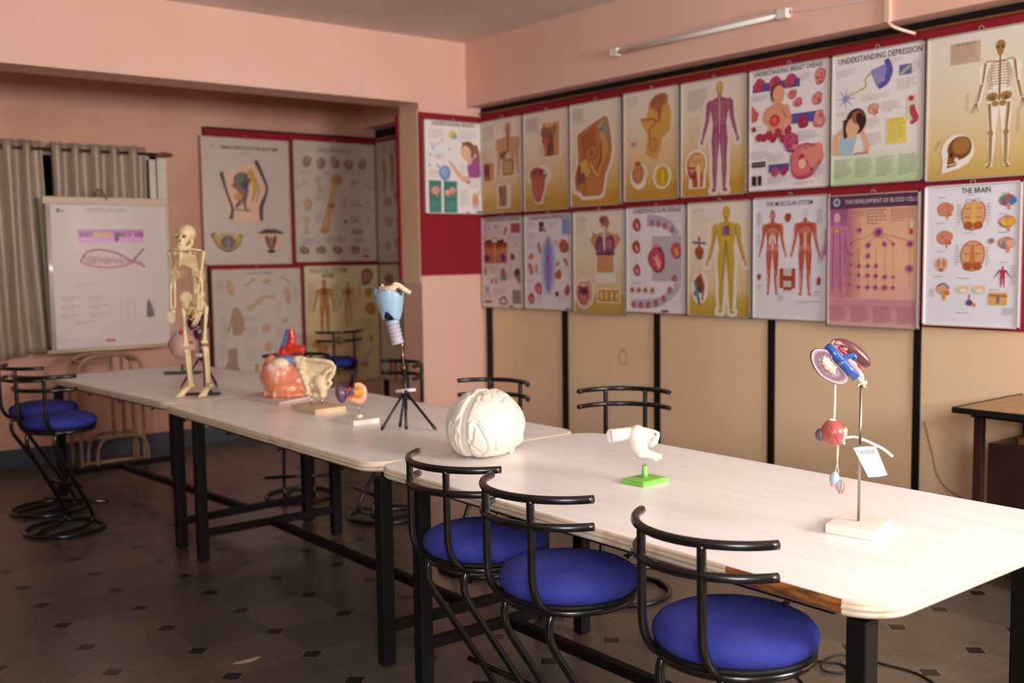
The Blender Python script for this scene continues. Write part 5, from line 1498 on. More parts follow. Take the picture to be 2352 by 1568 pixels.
for k in range(16):
    u, v = 1966 + 14 * random.random(), 846 + 36 * random.random()
    b.tube([d(u, v, -.006 + .01 * random.random()), d(u + random.uniform(-5, 5), v + random.uniform(-6, 6), -.008 + .012 * random.random()), d(u + random.uniform(-6, 6), v + random.uniform(-4, 10), -.006)], [.0022, .0034, .0014], 7)
b.sphere(d(1973, 866, 0), (.008, .008, .016), 14, 10)
b.tube([d(1977, 884), d(1988, 889, -.004)], [.003, .0004], 6)
remesh(b, 'glue_wad', P('dried_glue', '#dccdb8', .3, scale=50, col2='#c9b49c', coat=.3), t, .0014, 2)['label'] = 'ragged wad of dried glue fixing the model to the rod'
# ureters, bladder
URE = P('ureter_cream', '#e6dccc', .4)
MB().tube([d(1915.5, 878, .006), d(1914.5, 920, .002), d(1912.5, 958, 0)], [.0032, .0034, .0034], 12).tube([d(1912.6, 956), d(1912.3, 960)], .0028, 10).build('ureter', URE, t)
MB().tube(smooth_path([d(1937, 1003, .004), d(1948, 1002, .006), d(1962, 1002, .012), d(1975, 1006, .012), d(1995, 1014, .006), d(2020, 1026, -.002), d(2033, 1035, -.004), d(2045, 1046, -.008)], 5), [.0035] * 15 + [.004] * 21, 12).build('ureter', URE, t)
MB().sphere(d(2044.5, 1046, -.010), (.0022, .0022, .0015), 10, 6).build('ureter_mouth', P('purple_paint', '#6c2c50', .5), t)
b = MB()
ax = (d(1894, 968) - d(1922, 1018)).normalized()
def bladder(sg):
    q = MB()
    M = Matrix.Rotation(.30, 3, 'Y')
    q.sphere((0, 0, 0), (.0335, .032, .0365), 34, 24, M=M)
    return q
MB().sphere(d(1911, 991, .0), (.0325, .031, .0342), 36, 26, M=Matrix.Rotation(-.25, 3, 'Y'), fn=lambda n: 1 + .05 * max(0, n.z) ** 6).build('bladder', P('bladder_red', '#b25450', .32, scale=14, bump=.06, bscale=120, col2='#a84a48', coat=.2), t)
bc = d(1911, 991, 0)
seam = []
for i in range(15):
    f = i / 14
    x, z = -.0150 + .0275 * f + .004 * sin(pi * f) * -1, .0285 - .0575 * f
    y = -math.sqrt(max(1e-6, 1 - (x / .0326) ** 2 - (z / .0345) ** 2)) * .0311
    seam.append(bc + Vector((x, y, z)))
MB().tube(seam, .0007, 6).build('seam', P('seam_brown', '#4c1f1c', .6), t)
MB().sphere(d(1884, 996, .008), (.0135, .016, .0175), 20, 14).build('prostate_lobe', P('grey_violet', '#6c5a66', .4), t)
pp = MB()
PU, PV = 10, 14
gv = []
for j in range(PV + 1):
    for i in range(PU + 1):
        fu, fv = i / PU, j / PV
        x = .0155 + .0175 * fu + .006 * sin(3 * fv) - .004 * fv * fv + .0012 * sin(9 * fv)
        z = .0125 - .0295 * fv + .003 * fu
        k = (x / .0326) ** 2 + (z / .0345) ** 2
        y = -math.sqrt(max(.0, 1 - k)) * .0311 - .0009
        gv.append(bc + Vector((x, y, z)))
pp.add(gv, [(j * (PU + 1) + i, j * (PU + 1) + i + 1, (j + 1) * (PU + 1) + i + 1, (j + 1) * (PU + 1) + i) for j in range(PV) for i in range(PU)])
pp.build('adhesive_patch', P('yellowed_tape', '#d9c09a', .5), t)
b = MB()
b.sphere(d(1908, 961), (.008, .008, .004), 12, 8); b.sphere(d(1905, 960), (.005, .005, .003), 10, 6); b.sphere(d(1914, 963), (.005, .005, .004), 10, 6)
b.tube([d(1935, 1004, -.004), d(1934, 1012, -.006), d(1936, 1018, -.006)], [.002, .0035, .001], 8); b.tube([d(1934, 1012, -.006), d(1930, 1015, -.006)], [.003, .001], 8)
remesh(b, 'white_glue', P('white_glue', '#eee8e4', .35), t, .001, 2)
# two spermatic cords and testes
MB().tube(smooth_path([d(1923, 1017, .0), d(1923, 1040, .0), d(1921, 1060), d(1917, 1081)], 5), .0013, 8).tube(smooth_path([d(1921, 1018), d(1920, 1045), d(1922, 1064), d(1924, 1083, -.002)], 5), .0013, 8).build('cords', P('cord_cream', '#dcc6a6', .5), t)
TB, TO = P('pale_blue_plastic', '#a8b6d2', .35), P('coral_plastic', '#dd8f74', .4)
for c_, tilt_, nm in (((1915, 1096), .12, 0), ((1928, 1112), .08, 1)):
    M = Matrix.Rotation(tilt_, 3, 'Y')
    c0 = d(*c_, -.004 * nm)
    MB().sphere(c0, (.0128, .012, .0195), 24, 16, M=M, fn=lambda n: 1 - .06 * math.exp(-((n.x - .1) / .06) ** 2) * (n.y < 0)).build('testis', TB, t)
    if nm == 0:
        MB().sphere(c0 + Vector((-.006, -.006, -.0155)), (.006, .006, .0045), 14, 8).sphere(c0 + Vector((.0045, -.007, -.0155)), (.005, .006, .0045), 14, 8).build('epididymis', TO, t)
    else:
        MB().tube(smooth_path([c0 + Vector((.001, -.008, .018)), c0 + Vector((-.0005, -.0132, .005)), c0 + Vector((-.0035, -.012, -.012)), c0 + Vector((-.0045, -.008, -.019))], 5), [.002, .0022, .0024, .0026] + [.0028] * 12, 10).tube(smooth_path([c0 + Vector((.003, -.007, .018)), c0 + Vector((.0075, -.011, .004)), c0 + Vector((.005, -.011, -.010)), c0 + Vector((.003, -.008, -.018))], 5), .0023, 10).build('epididymis', TO, t)
MB().tube(smooth_path([d(1953, 1072, -.012), d(1958, 1078, -.010), d(1966, 1082, -.004), d(1972, 1083, -.0042)], 4), .0009, 6).tube(smooth_path([d(1963, 1066, .01), d(1966, 1070, .006), d(1970, 1072, .003)], 3), .0009, 6).build('wire_hook', CHROME, t)
# paper tag hung on a wire loop from the ureter: a thing of its own
tg = thing('paper_tag', t.location, TURN, 'white paper tag headed THE KIDNEY hanging on the urinary model', 'tag')
PAPER = mat('tag_paper', '#ece6e2', .6)
pc = [(1953.5, 1023.5), (1978, 1021), (2005, 1021), (2032, 1087), (2012, 1091), (1990, 1092.5)]
q = [d(u, v, -.010 - .004 * abs(u - 1990) / 40) for u, v in pc]
b = MB()
b.add(q, [(0, 1, 4, 5), (1, 2, 3, 4)], smooth=False)
b.add([p + Vector((0, .0008, 0)) for p in q], [(5, 4, 1, 0), (4, 3, 2, 1)], smooth=False)
n = len(q)
b.add(q + [p + Vector((0, .0008, 0)) for p in q], [(i, n + i, n + (i + 1) % n, (i + 1) % n) for i in range(n)], smooth=False)
b.build('card', PAPER, tg)
ink = MB()
org, ex, ez = q[0], (q[2] - q[0]), (q[5] - q[0])
def onc(a, b_): return org + ex * a + ez * b_ + Vector((0, -.0042, 0))
def word(s, a0, a1, b0, hgt, col, asp):
    vs, fs, w = text_polys(s, .0)
    ink.add([onc(a0 + (a1 - a0) * p.x / w, b0 - hgt * p.y) for p in vs], fs, 0, lin(col), False)
word('THE KIDNEY.', .06, .97, .215, .20, '#4c4048', 1)
for i, s in enumerate(('1.RENAL CAPSULE', '2.ARCUATE ARTERY', '3.RENAL ARTERY', '4.RENAL VEIN', '5.RENAL PELVIS', '6.CALYX', '7.CORTEX')):
    word(s, .12, .12 + .035 * len(s), .345 + .096 * i, .062, '#96878f', 1)
ink.build('lettering', INK, tg, fix=False)
MB().tube(smooth_path([d(1957, 1004, .002), d(1963, 1014, -.006), d(1968, 1019, -.010), d(1973, 1024, -.0105), d(1979, 1021, -.010)], 4), .0009, 6).build('wire_loop', CHROME, tg)

# --- larynx on a tripod
t = thing('larynx_model', (2.40, 3.74, ZT), TURN, 'pale blue larynx model with ringed windpipe on a black tripod', 'anatomical model', 'anatomical models')
d = sketch(933.7, 987.4, 533.9)
BLK = P('black_tripod', '#171516', .35, var=.3, scale=30)
LAR = P('larynx_blue', '#93b4cc', .3, coat=.2)
hub = d(932, 897, .0)
for (u, v), w, nm in (((876.5, 996), -.02, 'white'), ((934, 988), -.012, 'b'), ((1003.5, 990), -.03, 'c'), ((915.5, 976), .03, 'd')):
    foot = d(u, v, 0); foot = Vector((foot.x, w if nm != 'd' else .05, 0.003))
    top_ = hub + (foot - hub) * .06
    dirn = (foot - top_)
    MB().tube([top_, top_ + dirn * .84, top_ + dirn * .87, top_ + dirn * .95, foot], [.0058, .0058, .0074, .0074, .0015], 10).build('leg', BLK, t)
MB().tube([d(911, 897, -.004), d(957, 894, -.004)], .0075, 12).tube([hub + Vector((0, -.02, 0)), hub + Vector((0, .05, 0))], .0075, 12).build('leg_hub', mat('chipped_white', '#cfc4bc', .4, scale=60, col2='#8c7466', lo=.3, hi=.42), t)
MB().sphere(d(935.5, 898, -.018), (.0095, .009, .0095), 8, 6).build('hub_knob', BLK, t)
MB().tube([d(933.5, 940), d(932, 848)], .0078, 14).build('column', BLK, t)
MB().tube([d(932.5, 848), d(930, 838)], [.0065, .0035], 10).build('clamp_tip', mat('worn_brass', '#a07850', .35, .8), t)
MB().sphere(d(926, 841, -.006), (.0085, .007, .009), 8, 6).build('clamp_knob', BLK, t)
MB().tube([d(930.5, 846), d(928.3, 790)], .0024, 10).build('rod', CHROME, t)
MB().tube([d(928.3, 793), d(928.5, 788)], .0042, 10).build('rod_collar', mat('salmon_plastic', '#d9a493', .4), t)
# trachea: tilted stack of rings
ta, tb = d(909, 744, -.004), d(919, 789, -.004)
tn = (ta - tb).normalized()
Mt = tn.to_track_quat('Z', 'Y').to_matrix()
L = (ta - tb).length
prof, pink = [], []
for k in range(5):
    z0 = L * k / 5
    prof += [(.0235, z0 + .001), (.0268, z0 + .004), (.0275, z0 + .0085), (.0268, z0 + .013), (.0235, z0 + .0155)]
MB().lathe([(0, 0)] + prof + [(0, L)], c=tb, seg=36, M=Mt).build('trachea_rings', P('trachea_blue', '#a3b1c4', .35), t)
MB().lathe([(.0245, .008), (.0245, L + .012), (.012, L + .012)], c=tb, seg=36, M=Mt).build('trachea_membrane', P('pink_membrane', '#d9868c', .35), t)
# cricoid: blue ring between
MB().lathe([(.020, L - .004), (.028, L + .003), (.0295, L + .010), (.027, L + .018), (.020, L + .022), (.014, L + .012)], c=tb, seg=36, M=Mt).build('cricoid', LAR, t)
# thyroid shield: curved plate with peaks, open at the front below
def shield():
    NU, NV = 60, 18
    ctr = d(903, 700, 0)
    vs = []
    for layer in (0, 1):
        for j in range(NV + 1):
            v = j / NV
            for i in range(NU + 1):
                a = -pi * 1.22 + 2 * pi * .97 * i / NU       # angle, 0 = towards the viewer
                front = cos(a)
                ztop = .050 + .018 * math.exp(-((a - .15) / .55) ** 2) + .022 * math.exp(-((a + 1.9) / .30) ** 2) + .018 * math.exp(-((a - 1.9) / .28) ** 2) - .012 * math.exp(-((a - 1.15) / .3) ** 2) + .020 * math.exp(-((a + 2.9) / .3) ** 2)
                zbot = -.062 + .036 * math.exp(-((a + .30) / .52) ** 2)
                z = ztop + (zbot - ztop) * v
                f = (z + .06) / .12
                r = .040 + .024 * max(0, min(1, f)) ** .8 - .008 * max(0, f - .75) * 2 - layer * .0035 - .004 * (1 - min(1, f * 3)) 
                vs.append(ctr + Vector((r * sin(a) * 1.02 + (f - .5) * -.008, -r * cos(a) * .9, z)))
    W = NU + 1
    S = (NV + 1) * W
    fs = []
    for j in range(NV):
        for i in range(NU):
            a = j * W + i
            fs.append((a, a + 1, a + W + 1, a + W)); fs.append((S + a, S + a + W, S + a + W + 1, S + a + 1))
    for i in range(NU):
        fs.append((i, S + i, S + i + 1, i + 1)); b0 = NV * W + i; fs.append((b0, b0 + 1, S + b0 + 1, S + b0))
    for j in range(NV):
        for i in (0, NU):
            a = j * W + i
            fs.append((a, a + W, S + a + W, S + a))
    return MB().add(vs, fs)
shield().build('thyroid_cartilage', LAR, t)
MB().sphere(d(909, 750, .004), (.027, .026, .026), 24, 16).build('inner_cartilage', P('inner_blue', '#8fa5bd', .4), t)
MB().sphere(d(902, 718, .008), (.036, .034, .030), 20, 14).build('cavity_shade', P('cavity_shade_black', '#1d1c20', .7), t)  # near-black sphere paints the shade inside the hollow larynx
# hyoid: cream bone with ribbed middle and a long horn
HY = P('hyoid_cream', '#e6cfae', .4, scale=20, col2='#d8bc98')
b = MB()
b.tube([d(886, 662, .0), d(896, 664, -.012), d(908, 662, -.016), d(916, 660, -.012)], [.012, .014, .015, .016], 14)
b.tube(smooth_path([d(910, 654, -.012), d(922, 655, -.004), d(936, 665, .0), d(950, 673, .004)], 5), [.008] * 3 + [.012] * 5 + [.011] * 4 + [.009] * 4, 14)
b.tube([d(886, 651, 0), d(886, 664, 0)], [.004, .012], 10); b.tube([d(914, 648, -.01), d(915, 662, -.012)], [.004, .012], 10)
b.sphere(d(895, 672, 0), (.028, .022, .012), 14, 10)
remesh(b, 'hyoid_bone', HY, t, .0022, 5)
b = MB()
for k in range(7): b.tube([d(890 + 3.6 * k, 656 + (k % 2), -.024), d(891 + 3.3 * k, 668, -.025)], .0016, 6)
b.build('hyoid_rib_shade', P('hyoid_shadow_lines', '#a98a6c', .6), t)  # darker bars put the shade of the ribbing into the colour
MB().tube([d(879, 650 + 8, .03), d(880, 676, .03)], [.006, .010], 10).build('rear_horn', LAR, t)

# --- spleen, pancreas and duodenum on a white block
t = thing('spleen_model', (2.37, 4.08, ZT), TURN, 'small purple spleen and orange pancreas model on a white block', 'anatomical model', 'anatomical models')
d = sketch(827.0, 968.1, 506.0)
pts = [(2.30, 4.168), (2.287, 3.994), (2.423, 3.997), (2.440, 4.165)]
pl = [R3 @ Vector((x - 2.37, y - 4.08, 0)) for x, y in pts]
bevel(MB().prism([(p.x, p.y) for p in pl], 0, .022).build('block', P('white_block', '#e6ddd2', .4), t), .002)
MB().lathe([(.016, .021), (.0155, .030), (.009, .034), (0, .034)], c=d(826, 968, 0) * 1, seg=20).build('socket', P('white_block', '#e6ddd2', .4), t)
MB().tube([d(825.5, 957), d(824, 922)], .0024, 8).build('rod', CHROME, t)
MB().sphere(d(786, 903, -.01), (.026, .022, .042), 26, 18, M=Matrix.Rotation(-.18, 3, 'Y'), fn=lambda n: 1 - .10 * max(0, n.x) * abs(n.z)).build('spleen', P('spleen_purple', '#6c4468', .32, coat=.2), t)
b = MB().tube(smooth_path([d(800, 912, -.004), d(812, 904, -.010), d(822, 900, -.010), d(830, 898, -.008), d(836, 896, -.004)], 5), [.018] * 8 + [.023] * 8 + [.018] * 5, 16)
remesh(b, 'pancreas', P('pancreas_orange', '#ee9a30', .4), t, .0022, 5)
b = MB().tube(smooth_path([d(817, 886, .004), d(826, 884, .004), d(834, 890, .002), d(837, 902, 0), d(834, 914, 0), d(826, 920, -.004), d(815, 917, -.008), d(808, 916, -.006)], 5), [.014] * 10 + [.0165] * 18 + [.014] * 8, 16)
remesh(b, 'duodenum', P('duodenum_peach', '#eeb08c', .35), t, .0022, 4)
MB().tube(smooth_path([d(816, 888, -.026), d(812, 896, -.032), d(806, 904, -.028), d(797, 911, -.024)], 4), .005, 10).tube([d(812, 896, -.032), d(817, 903, -.034)], .0045, 10).build('blue_vein', P('vein_blue', '#4a5a9c', .35), t)
MB().tube([d(810, 888, -.02), d(802, 897, -.022)], .0075, 10).sphere(d(813, 907, -.034), .005, 10, 8).build('red_artery', P('artery_red', '#d8402c', .35), t)

# --- half pelvis bone on two rods
t = thing('pelvis_model', (2.40, 4.53, ZT), TURN, 'cream hip bone on two rods above a pale wooden block', 'anatomical model', 'anatomical models')
d = sketch(731.3, 941.9, 469.3)
pts = [(2.317, 4.655), (2.312, 4.395), (2.485, 4.41), (2.49, 4.66)]
pl = [R3 @ Vector((x - 2.40, y - 4.53, 0)) for x, y in pts]
bevel(MB().prism([(p.x, p.y) for p in pl], 0, .026).build('wooden_block', P('pale_wood', '#dcc49c', .5, scale=12, col2='#cfb287', stretch=(1, 6, 1)), t), .002)
MB().tube([d(716, 935), d(715.5, 905)], .0032, 8).build('rod', CHROME, t)
MB().tube([d(741.5, 938), d(740, 905)], .0032, 8).build('rod', CHROME, t)
BONE = P('old_bone', '#ddc6a0', .5, scale=28, col2='#bf9f74', bump=.3, bscale=60, lo=.3, hi=.48)
b = MB()
# iliac wing as a bent blade
wing = [((700, 826), .010, .02), ((714, 826), .012, .01), ((730, 826), .012, .0), ((748, 828), .012, -.006), ((764, 832), .011, -.01), ((772, 842), .010, -.01), ((768, 856), .012, -.012), ((760, 868), .012, -.012)]
b.tube([d(u, v, w) for (u, v), r, w in wing], [r for _, r, _ in wing], 10)
crest = smooth_path([d(698, 830, .02), d(714, 826, .01), d(730, 826, .0), d(750, 829, -.006), d(770, 840, -.01), d(768, 858, -.012), d(757, 872, -.012)], 6)
low = [d(706 + 34 * i / (len(crest) - 1), 872 + 6 * sin(3 * i / (len(crest) - 1)), .004 - .012 * i / (len(crest) - 1)) for i in range(len(crest))]
for i in range(len(crest) - 1):
    for j in range(16):
        f = j / 15
        p_ = crest[i].lerp(low[i], f)
        p_.y += .018 * sin(pi * f)
        b.sphere(p_, (.0075, .0055, .0085), 8, 6)
b.tube([d(748, 862, -.012), d(754, 852, -.012), d(766, 846, -.012)], .010, 10)
b.sphere(d(738, 876, -.01), (.034, .026, .036), 18, 12)          # acetabulum region
b.tube(smooth_path([d(738, 880, -.01), d(744, 894, -.012), d(742, 906, -.014), d(734, 908, -.012), d(722, 905, -.006)], 4), [.026] * 4 + [.022] * 6 + [.014] * 7, 12)   # ischium
b.tube(smooth_path([d(730, 880, -.006), d(716, 884, .0), d(706, 892, .0), d(706, 902, -.002), d(718, 906, -.006)], 4), [.018] * 5 + [.011] * 12, 12)    # pubis
b.tube([d(744, 896, -.01), d(758, 886, -.014), d(766, 876, -.014)], [.012, .010, .005], 10)
b.tube([d(754, 870, -.012), d(764, 878, -.014)], [.014, .006], 10)
# sacral side
for k in range(6):
    b.sphere(d(686 + 4.4 * k, 826 + 13 * k, .018 - .004 * k), (.026 - .003 * k, .02, .022), 12, 8)
    b.tube([d(682 + 4 * k, 830 + 13 * k, .018), d(700 + 3 * k, 836 + 12 * k, .0)], .010, 8)
b.tube([d(700, 826, .012), d(690, 818, .016)], [.018, .008], 10)
remesh(b, 'hip_bone', BONE, t, .0032, 3)

# --- heart model on a board
t = thing('heart_model', (2.48, 5.05, ZT + .0008), TURN, 'large pink heart model with red and blue vessels on a pale board', 'anatomical model', 'anatomical models')
d = sketch(654.8, 914.2, 430.7)
pts = [(2.313, 5.245), (2.338, 4.835), (2.644, 4.967), (2.635, 5.36)]
pl = [R3 @ Vector((x - 2.48, y - 5.05, 0)) for x, y in pts]
bevel(MB().prism([(p.x, p.y) for p in pl], 0, .012).build('board', P('pale_board', '#d9c3b8', .5), t), .004)
MUS = P('heart_muscle', '#d67f5e', .3, scale=9, col2='#efcfbc', coat=.25, lo=.36, hi=.46, stretch=(1, 1, .6))  # pale noise patches put white highlights into the muscle colour
b = MB()
b.sphere(d(640, 862, -.01), (.090, .080, .098), 30, 22, M=Matrix.Rotation(.35, 3, 'Y'))
b.sphere(d(622, 838, .0), (.036, .04, .060), 20, 14, M=Matrix.Rotation(.35, 3, 'Y'))
b.sphere(d(655, 846, -.02), (.060, .055, .055), 22, 16)
uc = remesh(b, 'upper_chamber', MUS, t, .0045, 5)
for v in uc.data.vertices: v.co.z = max(v.co.z, .0125)
b = MB()
b.sphere(d(652, 889, .0), (.108, .090, .058), 30, 20)
b.sphere(d(660, 903, .0), (.130, .100, .028), 30, 16)
b.tube(smooth_path([d(668, 858, .02), d(684, 878, .01), d(700, 897, .0), d(720, 908, .0)], 4), [.05] * 5 + [.042] * 4 + [.024] * 4, 16)
for k in range(9):
    q = -2.6 + k * .62
    b.tube([d(655, 884, 0) + Vector((.09 * cos(q), .075 * sin(q), 0)), d(658, 900, 0) + Vector((.118 * cos(q), .092 * sin(q), 0)), d(660, 909, 0) + Vector((.130 * cos(q), .10 * sin(q), 0))], [.008, .009, .006], 10)
lc = remesh(b, 'lower_chamber', MUS, t, .0045, 5)
for v in lc.data.vertices: v.co.z = max(v.co.z, .0125)
MB().sphere(d(652, 832, -.055), (.045, .03, .030), 22, 14).build('fat_pad', P('cream_fat', '#ecd3b4', .35, coat=.2), t)
REDV = P('aorta_red', '#c8321e', .25, coat=.4)
MB().tube(smooth_path([d(650, 822, .01), d(658, 806, .01), d(668, 795, .01), d(674, 780, .01), d(673, 768, .01), d(673, 757, .012)], 5), [.030] * 6 + [.024] * 10 + [.018] * 10, 18).tube(smooth_path([d(660, 816, .0), d(668, 806, .0), d(682, 802, -.004), d(702, 803, -.01)], 5), [.022] * 5 + [.024] * 11, 18).build('aorta', REDV, t)
MB().tube(smooth_path([d(642, 824, .024), d(652, 800, .024), d(660, 778, .024), d(665, 758, .026)], 5), [.018] * 8 + [.015] * 8, 16).tube(smooth_path([d(645, 823, -.02), d(660, 822, -.03), d(674, 826, -.025), d(677, 836, -.02)], 5), [.017] * 16, 14).build('blue_vessel', P('heart_blue', '#4a74ac', .3, coat=.3), t)

# --- skull-like eye model, liver on tripod, skeleton: far table
t = thing('eyeball_model', (2.53, 6.62, ZT), TURN, 'pinkish eyeball model on a green bar stand behind the skeleton', 'anatomical model', 'anatomical models')
d = sketch(419, 859, 356)
MB().box((0, 0, .008), (.235, .05, .016)).build('bar_base', P('dark_green_base', '#2c3a34', .4), t)
MB().lathe([(.012, .016), (.009, .05), (.006, .062), (0, .062)], seg=14).build('post', BLK, t)
MB().tube([(0, 0, .055), (0, 0, .085)], .0025, 8).build('pin', CHROME, t)
MB().sphere(d(421, 792, 0), (.088, .088, .092), 32, 22).build('globe', P('sclera_pink', '#d2b3a2', .35, scale=7, col2='#c89e8c', coat=.2), t)
MB().tube([d(396, 790, -.02), d(393, 790, -.02)], .030, 20).build('iris', P('iris_brown', '#6a4038', .3), t)
MB().sphere(d(425, 762, -.05), (.024, .012, .018), 14, 8).build('red_muscle', P('muscle_red', '#c0332c', .4), t)
MB().sphere(d(415, 764, -.052), (.014, .01, .020), 14, 8).build('grey_muscle', P('muscle_grey', '#8c9aa0', .4), t)
b = MB()
for u, v in ((446, 785), (447, 806), (444, 812)): b.sphere(d(u, v, -.05), (.012, .03, .012), 10, 8)
b.build('vessels', P('vessel_coral', '#cc5a48', .4), t)

t = thing('liver_model', (2.338, 5.81, ZT), TURN, 'dark maroon lobed organ model with a yellow top on a black tripod', 'anatomical model', 'anatomical models')
d = sketch(467, 890, 393)
hub = d(464, 817, 0)
for u, w in ((418, -.03), (503, -.03), (494, .05)):
    f = Vector(((u - 467) / 393, w, .003))
    MB().tube([hub + (f - hub) * .05, hub + (f - hub) * .9, f], [.006, .006, .0015], 8).build('leg', BLK, t)
MB().tube([d(450, 815, -.01), d(470, 815, -.01)], .011, 10).build('leg_hub', mat('chipped_white', '#cfc4bc', .4), t)
MB().tube([d(465, 830), d(463, 775)], .006, 10).build('column', BLK, t)
b = MB()
b.sphere(d(455, 740, 0), (.050, .04, .055), 20, 14); b.sphere(d(473, 738, 0), (.044, .04, .05), 20, 14); b.sphere(d(461, 764, 0), (.030, .03, .045), 18, 12); b.sphere(d(456, 722, 0), (.045, .04, .04), 16, 12)
remesh(b, 'maroon_lobes', P('maroon_organ', '#4c1c2a', .25, coat=.4), t, .004, 5)
MB().sphere(d(457, 715, -.03), (.036, .03, .036), 20, 14).build('yellow_lobe', P('yellow_organ', '#d8a020', .35), t)
MB().tube(smooth_path([d(441, 726, -.04), d(450, 733, -.045), d(460, 737, -.045), d(472, 732, -.04)], 4), .004, 8).tube(smooth_path([d(446, 758, -.03), d(456, 756, -.04), d(470, 748, -.04)], 4), .004, 8).build('pale_vessels', P('pale_lilac', '#b094a0', .4), t)

# --- skeleton
t = thing('skeleton_model', (2.19, 5.45, ZT), TURN, 'cream miniature human skeleton standing on a dark base at the far table', 'skeleton model', 'anatomical models')
d = sketch(466.4, 909.4, 420.8)
BN = P('skeleton_cream', '#e6cf9f', .42, scale=20, col2='#d6ba86', lo=.3, hi=.5)
DKG = P('dark_base', '#262e2e', .4)
bs = MB().box(d(463, 907, .03) + Vector((0, 0, .004)), (.19, .03, .012)).box(d(466, 907, .05) + Vector((0, 0, .004)), (.03, .16, .012))
bevel(bs.build('stand_base', DKG, t), .002)
MB().tube([d(464.5, 904, .05), d(463, 690, .05)], .0048, 10).build('stand_pole', mat('pole_brown', '#5c4238', .4), t)
# skull
b = MB()
b.sphere(d(442, 537, .010), (.048, .060, .048), 24, 18)
b.sphere(d(437, 551, -.028), (.033, .028, .028), 18, 12)
b.sphere(d(436, 560, -.034), (.024, .022, .022), 16, 12)
b.tube([d(421, 548, -.02), d(428, 552, -.03)], .007, 8); b.tube([d(455, 546, -.01), d(446, 550, -.03)], .007, 8)
b.sphere(d(424, 543, -.02), (.012, .02, .012), 10, 8)
remesh(b, 'skull', BN, t, .0024, 3)
SOC = P('socket_brown', '#7c5a34', .7)
MB().sphere(d(430, 545, -.050), (.0105, .008, .010), 12, 8).sphere(d(444, 545, -.050), (.0105, .008, .010), 12, 8).sphere(d(435, 554, -.056), (.005, .005, .008), 8, 6).build('eye_sockets', SOC, t)
b = MB()
b.tube(smooth_path([d(455, 552, .005), d(453, 564, -.01), d(443, 571, -.040), d(434, 571, -.045), d(428, 564, -.035), d(426, 554, -.01)], 4), [.009] * 21, 10)
b.sphere(d(436, 567, -.036), (.018, .016, .010), 12, 8)
remesh(b, 'jaw', BN, t, .0026, 2)
b = MB()
for k in range(7): b.lathe([(0, -.005), (.009, -.004), (.010, .003), (.007, .006), (0, .006)], c=d(447, 572 + 2.2 * k, .012), seg=10)
for k in range(22):
    f = k / 21
    b.lathe([(0, -.0055), (.012 + .006 * f, -.0045), (.010 + .006 * f, .0), (.012 + .006 * f, .0045), (0, .0055)], c=d(448 + 9 * f, 588 + 90 * f, .03 - .02 * f), seg=12)
    b.tube([d(448 + 9 * f, 588 + 90 * f, .03), d(449 + 9 * f, 590 + 90 * f, .055)], [.006, .003], 6)
b.sphere(d(459, 694, .02), (.026, .02, .034), 14, 10)
b.build('spine', BN, t)
# thorax: facing left, so the sternum sits at the left-front
st0 = d(437, 580, -.065); st1 = d(434, 612, -.075)
MB().tube([st0, st0.lerp(st1, .3), st1], [.014, .011, .008], 10).build('sternum', BN, t)
for s in (-1, 1):
    for k in range(10):
        f = k / 9
        sp = d(449 + 4 * f, 582 + 50 * f, .03)
        wd_ = .044 + .014 * sin(min(1, f * 1.5) * pi / 2)
        fr_ = st0.lerp(st1, min(1, f * 1.15)) if k < 7 else d((462 if s > 0 else 427) - s * 2 * (k - 7), 616 + 5 * (k - 6) , -.055)
        drop = .022 + .026 * f
        side_ = (sp + fr_) / 2 + Vector((s * wd_ * .98, 0.0, -drop * .35))
        m1 = sp + Vector((s * wd_ * .62, .028, .004))
        m2 = side_ + Vector((s * .004, -.028, -.012))
        m3 = fr_ + Vector((s * wd_ * .40, .004, -.008 + .004 * f))
        MB().tube(smooth_path([sp, m1, side_, m2, m3, fr_], 4), [.0033] * 12 + [.0038] * 9, 8).build('rib', BN, t)
    MB().tube(smooth_path([d(439, 576, -.06), d(437 + s * 20, 573, -.045), d(442 + s * 37, 577, -.02)], 4), .0046, 8).build('clavicle', BN, t)
    b = MB()
    sx = 442 + s * 33
    b.add([d(sx, 579, .02), d(sx - s * 16, 584, .05), d(sx - s * 8, 612, .05), d(sx, 579, .026), d(sx - s * 16, 584, .056), d(sx - s * 8, 612, .056)], [(0, 1, 2), (5, 4, 3), (0, 3, 4, 1), (1, 4, 5, 2), (2, 5, 3, 0)], smooth=False)
    b.tube([d(sx - s * 16, 584, .056), d(sx, 578, .03), d(sx + s * 5, 579, .0)], .005, 8)
    b.build('scapula', BN, t)
arms = {-1: ((403, 587), (410, 646), (412, 708), -.02), 1: ((480, 583), (476, 648), (476, 712), -.05)}
